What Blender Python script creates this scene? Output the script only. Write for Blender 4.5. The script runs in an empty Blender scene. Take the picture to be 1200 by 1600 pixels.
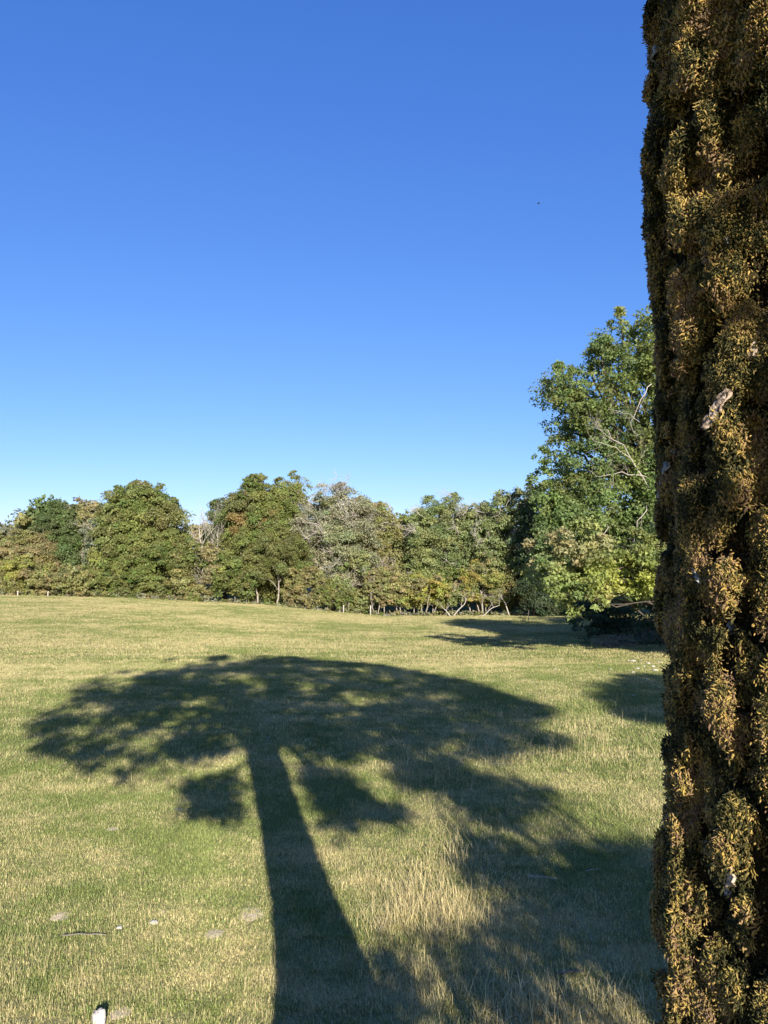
import bpy, math, random
import numpy as np
from mathutils import Vector, Matrix

random.seed(7)
RNG = np.random.default_rng(7)
scene = bpy.context.scene
C = scene.collection
R = math.radians

# ------------------------------------------------------------------ camera, sky, sun, exposure
EYE = 3.7                      # eye height above the pasture (the oak stands on a bank)
FPX = 1190.0                   # focal length in pixels of the 1200 x 1600 frame
PITCH = math.atan(60 / FPX)
cam_data = bpy.data.cameras.new('camera')
cam_data.sensor_fit = 'VERTICAL'
cam_data.sensor_height = 24
cam_data.lens = 24 * FPX / 1600
cam_data.clip_start = 0.05
cam_data.clip_end = 6000
cam = bpy.data.objects.new('camera', cam_data)
cam.location = (0, 0, EYE)
cam.rotation_euler = (R(90) + PITCH, 0, 0)
C.objects.link(cam)
scene.camera = cam

SUN_AZ = 12.85                 # shadows fall this many degrees to the left of straight ahead
SUN_EL = 20.0
S = np.array([math.sin(R(SUN_AZ)) * math.cos(R(SUN_EL)), -math.cos(R(SUN_AZ)) * math.cos(R(SUN_EL)), math.sin(R(SUN_EL))])
world = bpy.data.worlds.new('World')
scene.world = world
world.use_nodes = True
wn = world.node_tree.nodes
wl = world.node_tree.links
wn.clear()
sky = wn.new('ShaderNodeTexSky')
sky.sky_type = 'NISHITA'
sky.sun_disc = False
sky.sun_elevation = R(SUN_EL)
sky.sun_rotation = R(180 - SUN_AZ)
sky.altitude = 0
sky.air_density = 0.6
sky.dust_density = 0.3
sky.ozone_density = 6.0
# a phone camera's rendering of clear blue: one tone curve per channel for the whole sky
sep = wn.new('ShaderNodeSeparateColor')
wl.new(sky.outputs[0], sep.inputs[0])
comb = wn.new('ShaderNodeCombineColor')
for _i, (_g, _k) in enumerate(((1.08, 12.0), (0.81, 7.35), (0.50, 7.1))):
    _a = wn.new('ShaderNodeMath'); _a.operation = 'MULTIPLY'; _a.inputs[1].default_value = 0.1
    _b = wn.new('ShaderNodeMath'); _b.operation = 'POWER'; _b.inputs[1].default_value = _g
    _c = wn.new('ShaderNodeMath'); _c.operation = 'MULTIPLY'; _c.inputs[1].default_value = _k
    wl.new(sep.outputs[_i], _a.inputs[0]); wl.new(_a.outputs[0], _b.inputs[0]); wl.new(_b.outputs[0], _c.inputs[0]); wl.new(_c.outputs[0], comb.inputs[_i])
bg = wn.new('ShaderNodeBackground')
bg.inputs['Strength'].default_value = 0.10
wo = wn.new('ShaderNodeOutputWorld')
wl.new(comb.outputs[0], bg.inputs[0])
wl.new(bg.outputs[0], wo.inputs[0])

sun_data = bpy.data.lights.new('sun', 'SUN')
sun_data.energy = 5.0
sun_data.angle = R(0.53)
sun_data.color = (1.0, 0.91, 0.80)
sun = bpy.data.objects.new('sun', sun_data)
sun.rotation_euler = Vector(S).to_track_quat('Z', 'Y').to_euler()
sun.location = (0, 0, 40)
C.objects.link(sun)

scene.view_settings.view_transform = 'Standard'
scene.view_settings.look = 'None'
scene.view_settings.gamma = 1
scene.view_settings.use_curve_mapping = False
scene.view_settings.exposure = 1.05
scene.cycles.max_bounces = 6
scene.cycles.transparent_max_bounces = 4


# ------------------------------------------------------------------ helpers
def _hash(ix, iy, iz, seed):
    n = (ix * 374761393 + iy * 668265263 + iz * 2147483647 + seed * 1274126177) & 0xFFFFFFFF
    n = ((n ^ (n >> 13)) * 1274126177) & 0xFFFFFFFF
    n = ((n ^ (n >> 16)) * 2246822519) & 0xFFFFFFFF
    n = n ^ (n >> 15)
    return (n & 0xFFFFFF) / float(0xFFFFFF)


def noise(x, y, z=0.0, seed=0):
    """value noise 0..1, vectorised"""
    x, y, z = np.broadcast_arrays(np.asarray(x, float), np.asarray(y, float), np.asarray(z, float))
    ix, iy, iz = np.floor(x).astype(np.int64), np.floor(y).astype(np.int64), np.floor(z).astype(np.int64)
    fx, fy, fz = x - ix, y - iy, z - iz
    fx, fy, fz = [f * f * (3 - 2 * f) for f in (fx, fy, fz)]
    r = 0
    for dx in (0, 1):
        for dy in (0, 1):
            for dz in (0, 1):
                w = (fx if dx else 1 - fx) * (fy if dy else 1 - fy) * (fz if dz else 1 - fz)
                r = r + w * _hash(ix + dx, iy + dy, iz + dz, seed)
    return r


def fbm(x, y, z=0.0, seed=0, octs=4):
    r, a, t = 0, 1.0, 0
    for k in range(octs):
        r = r + a * noise(np.asarray(x) * 2 ** k, np.asarray(y) * 2 ** k, np.asarray(z) * 2 ** k, seed + k * 17)
        t += a
        a *= 0.5
    return r / t


def sstep(a, b, x):
    t = np.clip((np.asarray(x, float) - a) / (b - a), 0, 1)
    return t * t * (3 - 2 * t)


def tag(o, label=None, cat=None, group=None, kind=None):
    if label: o['label'] = label
    if cat: o['category'] = cat
    if group: o['group'] = group
    if kind: o['kind'] = kind
    return o


def empty(name, loc):
    o = bpy.data.objects.new(name, None)
    o.location = loc
    o.empty_display_size = 0.2
    C.objects.link(o)
    return o


def mesh_np(name, v, faces, mat=None, cols=None, smooth=False):
    """v (n,3); faces: (m,k) int array or list of such; cols (n,3) point colours"""
    if not isinstance(faces, (list, tuple)):
        faces = [faces]
    faces = [np.asarray(f, np.int32) for f in faces if len(f)]
    me = bpy.data.meshes.new(name)
    v = np.asarray(v, np.float32)
    me.vertices.add(len(v))
    me.vertices.foreach_set('co', v.ravel())
    loops = np.concatenate([f.ravel() for f in faces])
    sizes = np.concatenate([np.full(len(f), f.shape[1], np.int32) for f in faces])
    starts = np.concatenate([[0], np.cumsum(sizes)[:-1]]).astype(np.int32)
    me.loops.add(len(loops))
    me.loops.foreach_set('vertex_index', loops)
    me.polygons.add(len(sizes))
    me.polygons.foreach_set('loop_start', starts)
    me.update(calc_edges=True)
    if smooth:
        me.polygons.foreach_set('use_smooth', np.ones(len(sizes), bool))
    if cols is not None:
        a = me.color_attributes.new('col', 'FLOAT_COLOR', 'POINT')
        c = np.ones((len(v), 4), np.float32)
        c[:, :3] = cols
        a.data.foreach_set('color', c.ravel())
    if mat:
        me.materials.append(mat)
    return me


def link(name, me, parent=None, loc=None):
    o = bpy.data.objects.new(name, me)
    C.objects.link(o)
    if parent is not None:
        o.parent = parent
    if loc is not None:
        o.location = loc
    return o


class MB:
    """collects tubes and leaf cards into one mesh"""
    def __init__(self):
        self.v, self.q, self.t, self.c, self.n = [], [], [], [], 0

    def add(self, v, q=None, t=None, c=None):
        v = np.asarray(v, float)
        if q is not None and len(q): self.q.append(np.asarray(q) + self.n)
        if t is not None and len(t): self.t.append(np.asarray(t) + self.n)
        self.v.append(v)
        if c is None: c = (1, 1, 1)
        self.c.append(np.broadcast_to(np.asarray(c, float), (len(v), 3)))
        self.n += len(v)

    def tube(self, pts, rad, sides=6, c=None, cap=True):
        pts = np.asarray(pts, float)
        rad = np.broadcast_to(np.asarray(rad, float), (len(pts),))
        tan = np.gradient(pts, axis=0)
        tan /= np.linalg.norm(tan, axis=1)[:, None] + 1e-9
        ref = np.array([0.13, 0.21, 1.0]) if abs(tan[0][2]) < 0.8 else np.array([1.0, 0.13, 0.1])
        a = np.cross(tan, ref)
        a /= np.linalg.norm(a, axis=1)[:, None] + 1e-9
        b = np.cross(tan, a)
        th = np.arange(sides) * 2 * math.pi / sides
        v = pts[:, None, :] + rad[:, None, None] * (np.cos(th)[None, :, None] * a[:, None, :] + np.sin(th)[None, :, None] * b[:, None, :])
        n = len(pts)
        i = np.arange(n - 1)[:, None] * sides
        j = np.arange(sides)[None, :]
        j2 = (j + 1) % sides
        q = np.stack([i + j, i + j2, i + sides + j2, i + sides + j], -1).reshape(-1, 4)
        v = v.reshape(-1, 3)
        t = []
        if cap:
            v = np.vstack([v, pts[-1] + tan[-1] * rad[-1] * 0.5, pts[0]])
            k = (n - 1) * sides
            t = [[k + s, k + (s + 1) % sides, len(v) - 2] for s in range(sides)]
            t += [[(s + 1) % sides, s, len(v) - 1] for s in range(sides)]
        self.add(v, q, t, c)

    def mesh(self, name, mat, smooth=False):
        f = []
        if self.q: f.append(np.concatenate(self.q))
        if self.t: f.append(np.concatenate(self.t))
        return mesh_np(name, np.concatenate(self.v), f, mat, np.concatenate(self.c), smooth)


def leaf_cards(P, N, size, cols, rng, fold=0.25, aspect=1.6):
    """diamond leaves with a fold: P (n,3), N (n,3) preferred normals, size (n,), cols (n,3)"""
    n = len(P)
    N = N / (np.linalg.norm(N, axis=1)[:, None] + 1e-9)
    r = rng.normal(size=(n, 3))
    a = np.cross(N, r)
    a /= np.linalg.norm(a, axis=1)[:, None] + 1e-9
    b = np.cross(N, a)
    s = size[:, None]
    v = np.empty((n, 3, 3))
    k = rng.uniform(-1, 1, (n, 1)) * fold
    v[:, 0] = P + a * s * 0.62
    v[:, 1] = P - a * s * 0.4 + b * s * 0.40 + N * s * k
    v[:, 2] = P - a * s * rng.uniform(0.1, 0.5, (n, 1)) - b * s * 0.40
    q = np.arange(n * 3).reshape(n, 3)
    return v.reshape(-1, 3), q, np.repeat(cols, 3, axis=0)


# ---------------------------------------------------------------- materials
def new_mat(name):
    m = bpy.data.materials.new(name)
    m.use_nodes = True
    nt = m.node_tree
    nt.nodes.clear()
    out = nt.nodes.new('ShaderNodeOutputMaterial')
    return m, nt, out


def N(nt, typ, **kw):
    n = nt.nodes.new(typ)
    for k, v in kw.items():
        setattr(n, k, v)
    return n


def ramp(nt, fac, stops):
    n = nt.nodes.new('ShaderNodeValToRGB')
    while len(n.color_ramp.elements) < len(stops):
        n.color_ramp.elements.new(0.5)
    for e, (p, c) in zip(n.color_ramp.elements, stops):
        e.position = p
        e.color = (*c, 1)
    nt.links.new(fac, n.inputs[0])
    return n.outputs[0]


def tex(nt, scale, detail=4, rough=0.55, vec=None, stretch=None):
    if vec is None:
        vec = N(nt, 'ShaderNodeTexCoord').outputs['Object']
    if stretch:
        m = N(nt, 'ShaderNodeMapping')
        m.inputs['Scale'].default_value = stretch
        nt.links.new(vec, m.inputs[0])
        vec = m.outputs[0]
    n = N(nt, 'ShaderNodeTexNoise')
    n.inputs['Scale'].default_value = scale
    n.inputs['Detail'].default_value = detail
    n.inputs['Roughness'].default_value = rough
    nt.links.new(vec, n.inputs['Vector'])
    return n.outputs['Fac']


def math_n(nt, op, a, b=None):
    n = N(nt, 'ShaderNodeMath', operation=op)
    for i, x in enumerate((a, b)):
        if x is None: continue
        if isinstance(x, (int, float)): n.inputs[i].default_value = x
        else: nt.links.new(x, n.inputs[i])
    return n.outputs[0]


def mixc(nt, fac, a, b, mode='MIX'):
    n = N(nt, 'ShaderNodeMix', data_type='RGBA', blend_type=mode)
    for sock, x in ((n.inputs[0], fac), (n.inputs[6], a), (n.inputs[7], b)):
        if isinstance(x, (int, float)): sock.default_value = x
        elif isinstance(x, tuple): sock.default_value = (*x, 1)
        else: nt.links.new(x, sock)
    return n.outputs[2]


def leaf_mat(name, tint=(1, 1, 1), transl=0.3, rough=0.55, spec=0.25):
    m, nt, out = new_mat(name)
    at = N(nt, 'ShaderNodeAttribute', attribute_name='col')
    c = mixc(nt, 1.0, at.outputs['Color'], tint, 'MULTIPLY')
    p = N(nt, 'ShaderNodeBsdfPrincipled')
    p.inputs['Roughness'].default_value = rough
    p.inputs['Specular IOR Level'].default_value = spec
    nt.links.new(c, p.inputs['Base Color'])
    t = N(nt, 'ShaderNodeBsdfTranslucent')
    c2 = mixc(nt, 1.0, c, (1.25, 1.25, 0.6), 'MULTIPLY')
    nt.links.new(c2, t.inputs['Color'])
    mx = N(nt, 'ShaderNodeMixShader')
    mx.inputs[0].default_value = transl
    nt.links.new(p.outputs[0], mx.inputs[1])
    nt.links.new(t.outputs[0], mx.inputs[2])
    nt.links.new(mx.outputs[0], out.inputs[0])
    return m


def bark_mat(name, dark, light, scale=6, bump=0.6):
    m, nt, out = new_mat(name)
    f = tex(nt, scale, 6, 0.65, stretch=(1, 1, 0.3))
    c = ramp(nt, f, [(0.3, dark), (0.7, light)])
    p = N(nt, 'ShaderNodeBsdfPrincipled')
    p.inputs['Roughness'].default_value = 0.9
    p.inputs['Specular IOR Level'].default_value = 0.15
    nt.links.new(c, p.inputs['Base Color'])
    b = N(nt, 'ShaderNodeBump')
    b.inputs['Strength'].default_value = bump
    b.inputs['Distance'].default_value = 0.02
    nt.links.new(f, b.inputs['Height'])
    nt.links.new(b.outputs[0], p.inputs['Normal'])
    nt.links.new(p.outputs[0], out.inputs[0])
    return m


M_LEAF = leaf_mat('leaf', (1.50, 1.44, 1.78), 0.38)  # paler, bluer tint: distance haze put into the leaf colour
M_BARK = bark_mat('grey_bark', (0.10, 0.085, 0.065), (0.30, 0.27, 0.22), 5)
M_DEADWOOD = bark_mat('bleached_wood', (0.24, 0.22, 0.18), (0.50, 0.46, 0.39), 9)
M_PALEBARK = bark_mat('pale_bark', (0.15, 0.13, 0.10), (0.40, 0.36, 0.30), 5)
M_DARKBARK = bark_mat('dark_bark', (0.04, 0.035, 0.028), (0.11, 0.095, 0.075), 5)
M_BRUSH = bark_mat('brown_brushwood', (0.14, 0.09, 0.055), (0.36, 0.25, 0.16), 4)
M_STONE = bark_mat('pale_stone', (0.36, 0.33, 0.27), (0.66, 0.62, 0.54), 9)


# dryness of the sward as a node group of world position, shared by ground and blades
def dryness(nt):
    pos = N(nt, 'ShaderNodeNewGeometry').outputs['Position']
    a = tex(nt, 0.10, 3, 0.5, pos)
    b = tex(nt, 0.55, 4, 0.6, pos, (1.0, 1.3, 1))
    c = tex(nt, 2.6, 3, 0.6, pos)
    s = math_n(nt, 'ADD', math_n(nt, 'MULTIPLY', a, 0.8), math_n(nt, 'ADD', math_n(nt, 'MULTIPLY', b, 1.0), math_n(nt, 'MULTIPLY', c, 0.5)))
    # 0.8+1.0+0.5 = 2.3 span, centre 1.15
    s = math_n(nt, 'MULTIPLY', math_n(nt, 'SUBTRACT', s, 1.15), 2.8)
    # the sward is drier close to the bank and away on the far side, greener in between
    sep = N(nt, 'ShaderNodeSeparateXYZ')
    nt.links.new(pos, sep.inputs[0])
    r = N(nt, 'ShaderNodeValToRGB')
    r.color_ramp.elements[0].position = 0.0
    r.color_ramp.elements[0].color = (0.84,) * 3 + (1,)
    r.color_ramp.elements[1].position = 1.0
    r.color_ramp.elements[1].color = (0.62,) * 3 + (1,)
    for p_, v_ in ((0.028, 0.78), (0.055, 0.42), (0.12, 0.34), (0.22, 0.38), (0.34, 0.52)):
        e = r.color_ramp.elements.new(p_)
        e.color = (v_, v_, v_, 1)
    mr = N(nt, 'ShaderNodeMapRange')
    mr.inputs['From Min'].default_value = 4
    mr.inputs['From Max'].default_value = 84
    nt.links.new(sep.outputs['Y'], mr.inputs['Value'])
    nt.links.new(mr.outputs[0], r.inputs[0])
    tot = math_n(nt, 'ADD', s, r.outputs[0])
    cl = N(nt, 'ShaderNodeClamp')
    nt.links.new(tot, cl.inputs[0])
    return cl.outputs[0], pos


def ground_material():
    m, nt, out = new_mat('pasture_turf')
    d, pos = dryness(nt)
    f = tex(nt, 14, 5, 0.7, pos)
    g = ramp(nt, f, [(0.3, (0.13, 0.15, 0.05)), (0.7, (0.26, 0.27, 0.11))])
    s = ramp(nt, f, [(0.3, (0.25, 0.215, 0.09)), (0.7, (0.46, 0.40, 0.185))])
    c = mixc(nt, d, g, s)
    # bare worn spots
    w = tex(nt, 1.1, 4, 0.5, pos)
    wr = ramp(nt, w, [(0.69, (0, 0, 0)), (0.73, (1, 1, 1))])
    c = mixc(nt, wr, c, (0.30, 0.235, 0.145))
    p = N(nt, 'ShaderNodeBsdfPrincipled')
    p.inputs['Roughness'].default_value = 1.0
    p.inputs['Specular IOR Level'].default_value = 0.05
    nt.links.new(c, p.inputs['Base Color'])
    b = N(nt, 'ShaderNodeBump')
    b.inputs['Strength'].default_value = 0.8
    b.inputs['Distance'].default_value = 0.03
    nt.links.new(f, b.inputs['Height'])
    nt.links.new(b.outputs[0], p.inputs['Normal'])
    nt.links.new(p.outputs[0], out.inputs[0])
    return m


def blade_material():
    m, nt, out = new_mat('grass_blade')
    d, pos = dryness(nt)
    at = N(nt, 'ShaderNodeAttribute', attribute_name='col')      # r: threshold, g: brightness, b: hue
    sep = N(nt, 'ShaderNodeSeparateColor')
    nt.links.new(at.outputs['Color'], sep.inputs[0])
    thr = math_n(nt, 'ADD', math_n(nt, 'MULTIPLY', math_n(nt, 'SUBTRACT', d, sep.outputs[0]), 6.0), 0.5)
    cl = N(nt, 'ShaderNodeClamp')
    nt.links.new(thr, cl.inputs[0])
    g = mixc(nt, sep.outputs[2], (0.20, 0.275, 0.07), (0.33, 0.355, 0.12))
    s = mixc(nt, sep.outputs[2], (0.71, 0.62, 0.31), (0.50, 0.45, 0.20))
    c = mixc(nt, cl.outputs[0], g, s)
    v = N(nt, 'ShaderNodeCombineColor')
    for i in range(3): nt.links.new(sep.outputs[1], v.inputs[i])
    c = mixc(nt, 1.0, c, v.outputs[0], 'MULTIPLY')
    p = N(nt, 'ShaderNodeBsdfPrincipled')
    p.inputs['Roughness'].default_value = 0.6
    p.inputs['Specular IOR Level'].default_value = 0.2
    nt.links.new(c, p.inputs['Base Color'])
    t = N(nt, 'ShaderNodeBsdfTranslucent')
    nt.links.new(c, t.inputs['Color'])
    mx = N(nt, 'ShaderNodeMixShader')
    mx.inputs[0].default_value = 0.25
    nt.links.new(p.outputs[0], mx.inputs[1])
    nt.links.new(t.outputs[0], mx.inputs[2])
    nt.links.new(mx.outputs[0], out.inputs[0])
    return m


M_GROUND = ground_material()
M_BLADE = blade_material()


# ------------------------------------------------------------------ terrain
def ground_z(x, y):
    x = np.asarray(x, float)
    y = np.asarray(y, float)
    z = -0.055 * (np.logaddexp(0, (np.minimum(y, 92) - 20) / 3) * 3 - np.logaddexp(0, (0 - 20) / 3) * 3)
    rise = np.interp(x, [-60, -43, -28, -14, -7, 0, 8, 40], [2.5, 2.3, 1.94, 1.3, 0.6, 0.0, 0.0, 0.35])
    z = z + rise * sstep(28, 82, y)
    bank = 1.75 * np.clip((5.9 - y) / 5.1, 0, 1)
    bank = np.where(y < 5.9, bank, 0)
    z = z + bank
    near = sstep(400, 90, np.hypot(x, y))
    z = z + near * (0.10 * (fbm(x / 9, y / 9, 0, 3, 3) - 0.5) + 0.05 * (fbm(x / 1.3, y / 1.3, 0, 9, 3) - 0.5))
    return z


def build_ground():
    def axis(lo, hi, near, n):
        t = np.linspace(-1, 1, n)
        return np.sinh(t * 6.5) / math.sinh(6.5) * hi if lo < 0 else None
    ax = axis(-1, 2600, 0.3, 201)
    ay = np.concatenate([np.linspace(-2600, -30, 14), np.arange(-28, 4, 2.0), np.arange(4, 30, 0.3), np.arange(30, 110, 1.0), np.geomspace(111, 2600, 30)])
    ax = np.unique(np.concatenate([ax, np.arange(-12, 12, 0.3), np.arange(-60, 60, 2.0)]))
    X, Y = np.meshgrid(ax, ay)
    Z = ground_z(X, Y)
    v = np.stack([X, Y, Z], -1).reshape(-1, 3)
    nx, ny = len(ax), len(ay)
    i = np.arange(ny - 1)[:, None] * nx
    j = np.arange(nx - 1)[None, :]
    q = np.stack([i + j, i + j + 1, i + nx + j + 1, i + nx + j], -1).reshape(-1, 4)
    me = mesh_np('ground', v, q, M_GROUND, smooth=True)
    o = link('ground', me)
    tag(o, 'sun-bleached grazed pasture sloping away to the wood edge', kind='structure')


build_ground()


def pix_ray(px, py):
    dx, dy = (px - 600) / FPX, (800 - py) / FPX
    return np.array([dx, math.cos(PITCH) - dy * math.sin(PITCH), math.sin(PITCH) + dy * math.cos(PITCH)])


def on_ground(px, py):
    """where the line of sight meets the pasture"""
    d = pix_ray(px, py)
    t = np.concatenate([np.arange(3, 40, 0.05), np.arange(40, 200, 0.25)])
    h = EYE + t * d[2] - ground_z(t * d[0], t * d[1])
    k = np.argmax(h < 0)
    return np.array([t[k] * d[0], t[k] * d[1], float(ground_z(t[k] * d[0], t[k] * d[1]))])


def at_depth(px, py, y):
    d = pix_ray(px, py)
    return np.array([d[0], d[1], d[2]]) * (y / d[1]) + np.array([0, 0, EYE])


# ------------------------------------------------------------------ scatter with geometry nodes
def scatter(name, pts, rot, scl, idx, protos, parent=None):
    coll = bpy.data.collections.new(name + '_kinds')
    for i, me in enumerate(protos):
        o = bpy.data.objects.new('%s_kind_%02d' % (name, i), me)
        coll.objects.link(o)
    me = bpy.data.meshes.new(name)
    me.vertices.add(len(pts))
    me.vertices.foreach_set('co', np.asarray(pts, np.float32).ravel())
    a = me.attributes.new('rot', 'FLOAT_VECTOR', 'POINT')
    a.data.foreach_set('vector', np.asarray(rot, np.float32).ravel())
    a = me.attributes.new('scl', 'FLOAT', 'POINT')
    a.data.foreach_set('value', np.asarray(scl, np.float32))
    a = me.attributes.new('idx', 'INT', 'POINT')
    a.data.foreach_set('value', np.asarray(idx, np.int32))
    o = link(name, me, parent)
    ng = bpy.data.node_groups.new(name, 'GeometryNodeTree')
    ng.interface.new_socket('Geometry', in_out='INPUT', socket_type='NodeSocketGeometry')
    ng.interface.new_socket('Geometry', in_out='OUTPUT', socket_type='NodeSocketGeometry')
    nd, lk = ng.nodes, ng.links
    gi, go = nd.new('NodeGroupInput'), nd.new('NodeGroupOutput')
    ci = nd.new('GeometryNodeCollectionInfo')
    ci.inputs['Collection'].default_value = coll
    ci.inputs['Separate Children'].default_value = True
    ci.inputs['Reset Children'].default_value = True
    ip = nd.new('GeometryNodeInstanceOnPoints')
    ip.inputs['Pick Instance'].default_value = True

    def attr(nm, dt):
        n = nd.new('GeometryNodeInputNamedAttribute')
        n.data_type = dt
        n.inputs['Name'].default_value = nm
        return n.outputs['Attribute']
    mp = nd.new('GeometryNodeMeshToPoints')
    lk.new(gi.outputs[0], mp.inputs[0])
    lk.new(mp.outputs[0], ip.inputs['Points'])
    lk.new(ci.outputs[0], ip.inputs['Instance'])
    e2r = nd.new('FunctionNodeEulerToRotation')
    lk.new(attr('rot', 'FLOAT_VECTOR'), e2r.inputs[0])
    lk.new(e2r.outputs[0], ip.inputs['Rotation'])
    lk.new(attr('scl', 'FLOAT'), ip.inputs['Scale'])
    lk.new(attr('idx', 'INT'), ip.inputs['Instance Index'])
    lk.new(ip.outputs[0], go.inputs[0])
    md = o.modifiers.new('scatter', 'NODES')
    md.node_group = ng
    return o


# ------------------------------------------------------------------ trees
def blobs_to_crown(lobes, per, size, palette, rng, droop=0.0, shell=(0.55, 1.06), flat=0.85, rnd=0.8, colf=None):
    """lobes: (n,4) centre+radius. Every lobe is a clump of leaves on small sprays; returns arrays"""
    Ps, Ns, Ss, Cs = [], [], [], []
    lobes = np.asarray(lobes, float)
    base = np.array(palette, float)
    for k, (cx, cy, cz, r) in enumerate(lobes):
        n = max(20, int(per * r * r))
        nsub = max(6, int(9 * r * 1.2) + 5)
        sd = rng.normal(size=(nsub, 3))
        sd[:, 2] += 0.25
        sd /= np.linalg.norm(sd, axis=1)[:, None]
        sr = rng.uniform(0.55, 1.12, nsub)
        pick = rng.integers(0, nsub, n)
        off = rng.normal(size=(n, 3)) * 0.19 * np.array([1, 1, 0.62])
        p = sd[pick] * sr[pick][:, None] + off
        rad = np.linalg.norm(p, axis=1)
        keep = rad < 1.4
        p, pick = p[keep], pick[keep]
        rad = rad[keep]
        nn = p / (rad[:, None] + 1e-6)
        p = p * np.array([1, 1, flat])
        p[:, 2] -= droop * np.maximum(0, rad - 0.5) ** 2
        m = len(p)
        nrm = nn * 0.7 + rng.normal(size=(m, 3)) * rnd + np.array([0, 0, 0.35])
        lobe_c = base[rng.integers(0, len(base))] * rng.uniform(0.85, 1.15)
        sub_c = rng.uniform(0.82, 1.18, (nsub, 1)) * (1 + rng.normal(size=(nsub, 3)) * 0.05)
        c = lobe_c * sub_c[pick] * rng.uniform(0.75, 1.25, (m, 1))
        if colf is not None:
            c = colf(np.array([cx, cy, cz]) + p * r, c, rng)
        Ps.append(np.array([cx, cy, cz]) + p * r)
        Ns.append(nrm)
        Ss.append(size * rng.uniform(0.6, 1.3, m))
        Cs.append(c)
    return np.vstack(Ps), np.vstack(Ns), np.concatenate(Ss), np.clip(np.vstack(Cs), 0.004, 0.9)


def curve_pts(a, b, rng, n=7, sag=0.1, wob=0.04):
    a, b = np.asarray(a, float), np.asarray(b, float)
    t = np.linspace(0, 1, n)[:, None]
    L = np.linalg.norm(b - a)
    p = a + (b - a) * t
    p[:, 2] += (np.sin(t[:, 0] * math.pi)) * sag * L
    p[1:-1] += rng.normal(size=(n - 2, 3)) * wob * L
    return p


def twigs(mb, base, dirv, length, rad, depth, rng, c=(1, 1, 1), spread=0.6, sides=4, up=0.1):
    base, dirv = np.asarray(base, float), np.asarray(dirv, float)
    dirv = dirv / np.linalg.norm(dirv)
    n = 4
    p = [base]
    d = dirv.copy()
    for k in range(n):
        d = d + rng.normal(size=3) * 0.16 + np.array([0, 0, up * 0.3])
        d /= np.linalg.norm(d)
        p.append(p[-1] + d * length / n)
    mb.tube(p, np.linspace(rad, rad * 0.45, n + 1), sides if depth > 1 else 3, c, cap=False)
    if depth <= 0: return
    for k in range(rng.integers(3, 5)):
        j = rng.integers(1, n + 1)
        nd = d * 0.6 + rng.normal(size=3) * spread + np.array([0, 0, up])
        twigs(mb, p[j], nd, length * rng.uniform(0.45, 0.75), rad * 0.5, depth - 1, rng, c, spread, sides, up)


GREEN = [(0.110, 0.145, 0.034), (0.135, 0.160, 0.040), (0.125, 0.140, 0.040)]
DEEP = [(0.080, 0.115, 0.034), (0.095, 0.125, 0.038)]
OLIVE = [(0.190, 0.190, 0.062), (0.170, 0.180, 0.058), (0.195, 0.180, 0.070)]
YELLOW = [(0.215, 0.225, 0.048), (0.185, 0.21, 0.050), (0.26, 0.235, 0.055)]
ASH = [(0.150, 0.190, 0.060), (0.175, 0.205, 0.068), (0.135, 0.170, 0.060)]
BLUISH = [(0.125, 0.155, 0.085), (0.14, 0.16, 0.09)]
TAN = [(0.205, 0.21, 0.12), (0.19, 0.20, 0.10), (0.165, 0.185, 0.08)]


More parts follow.
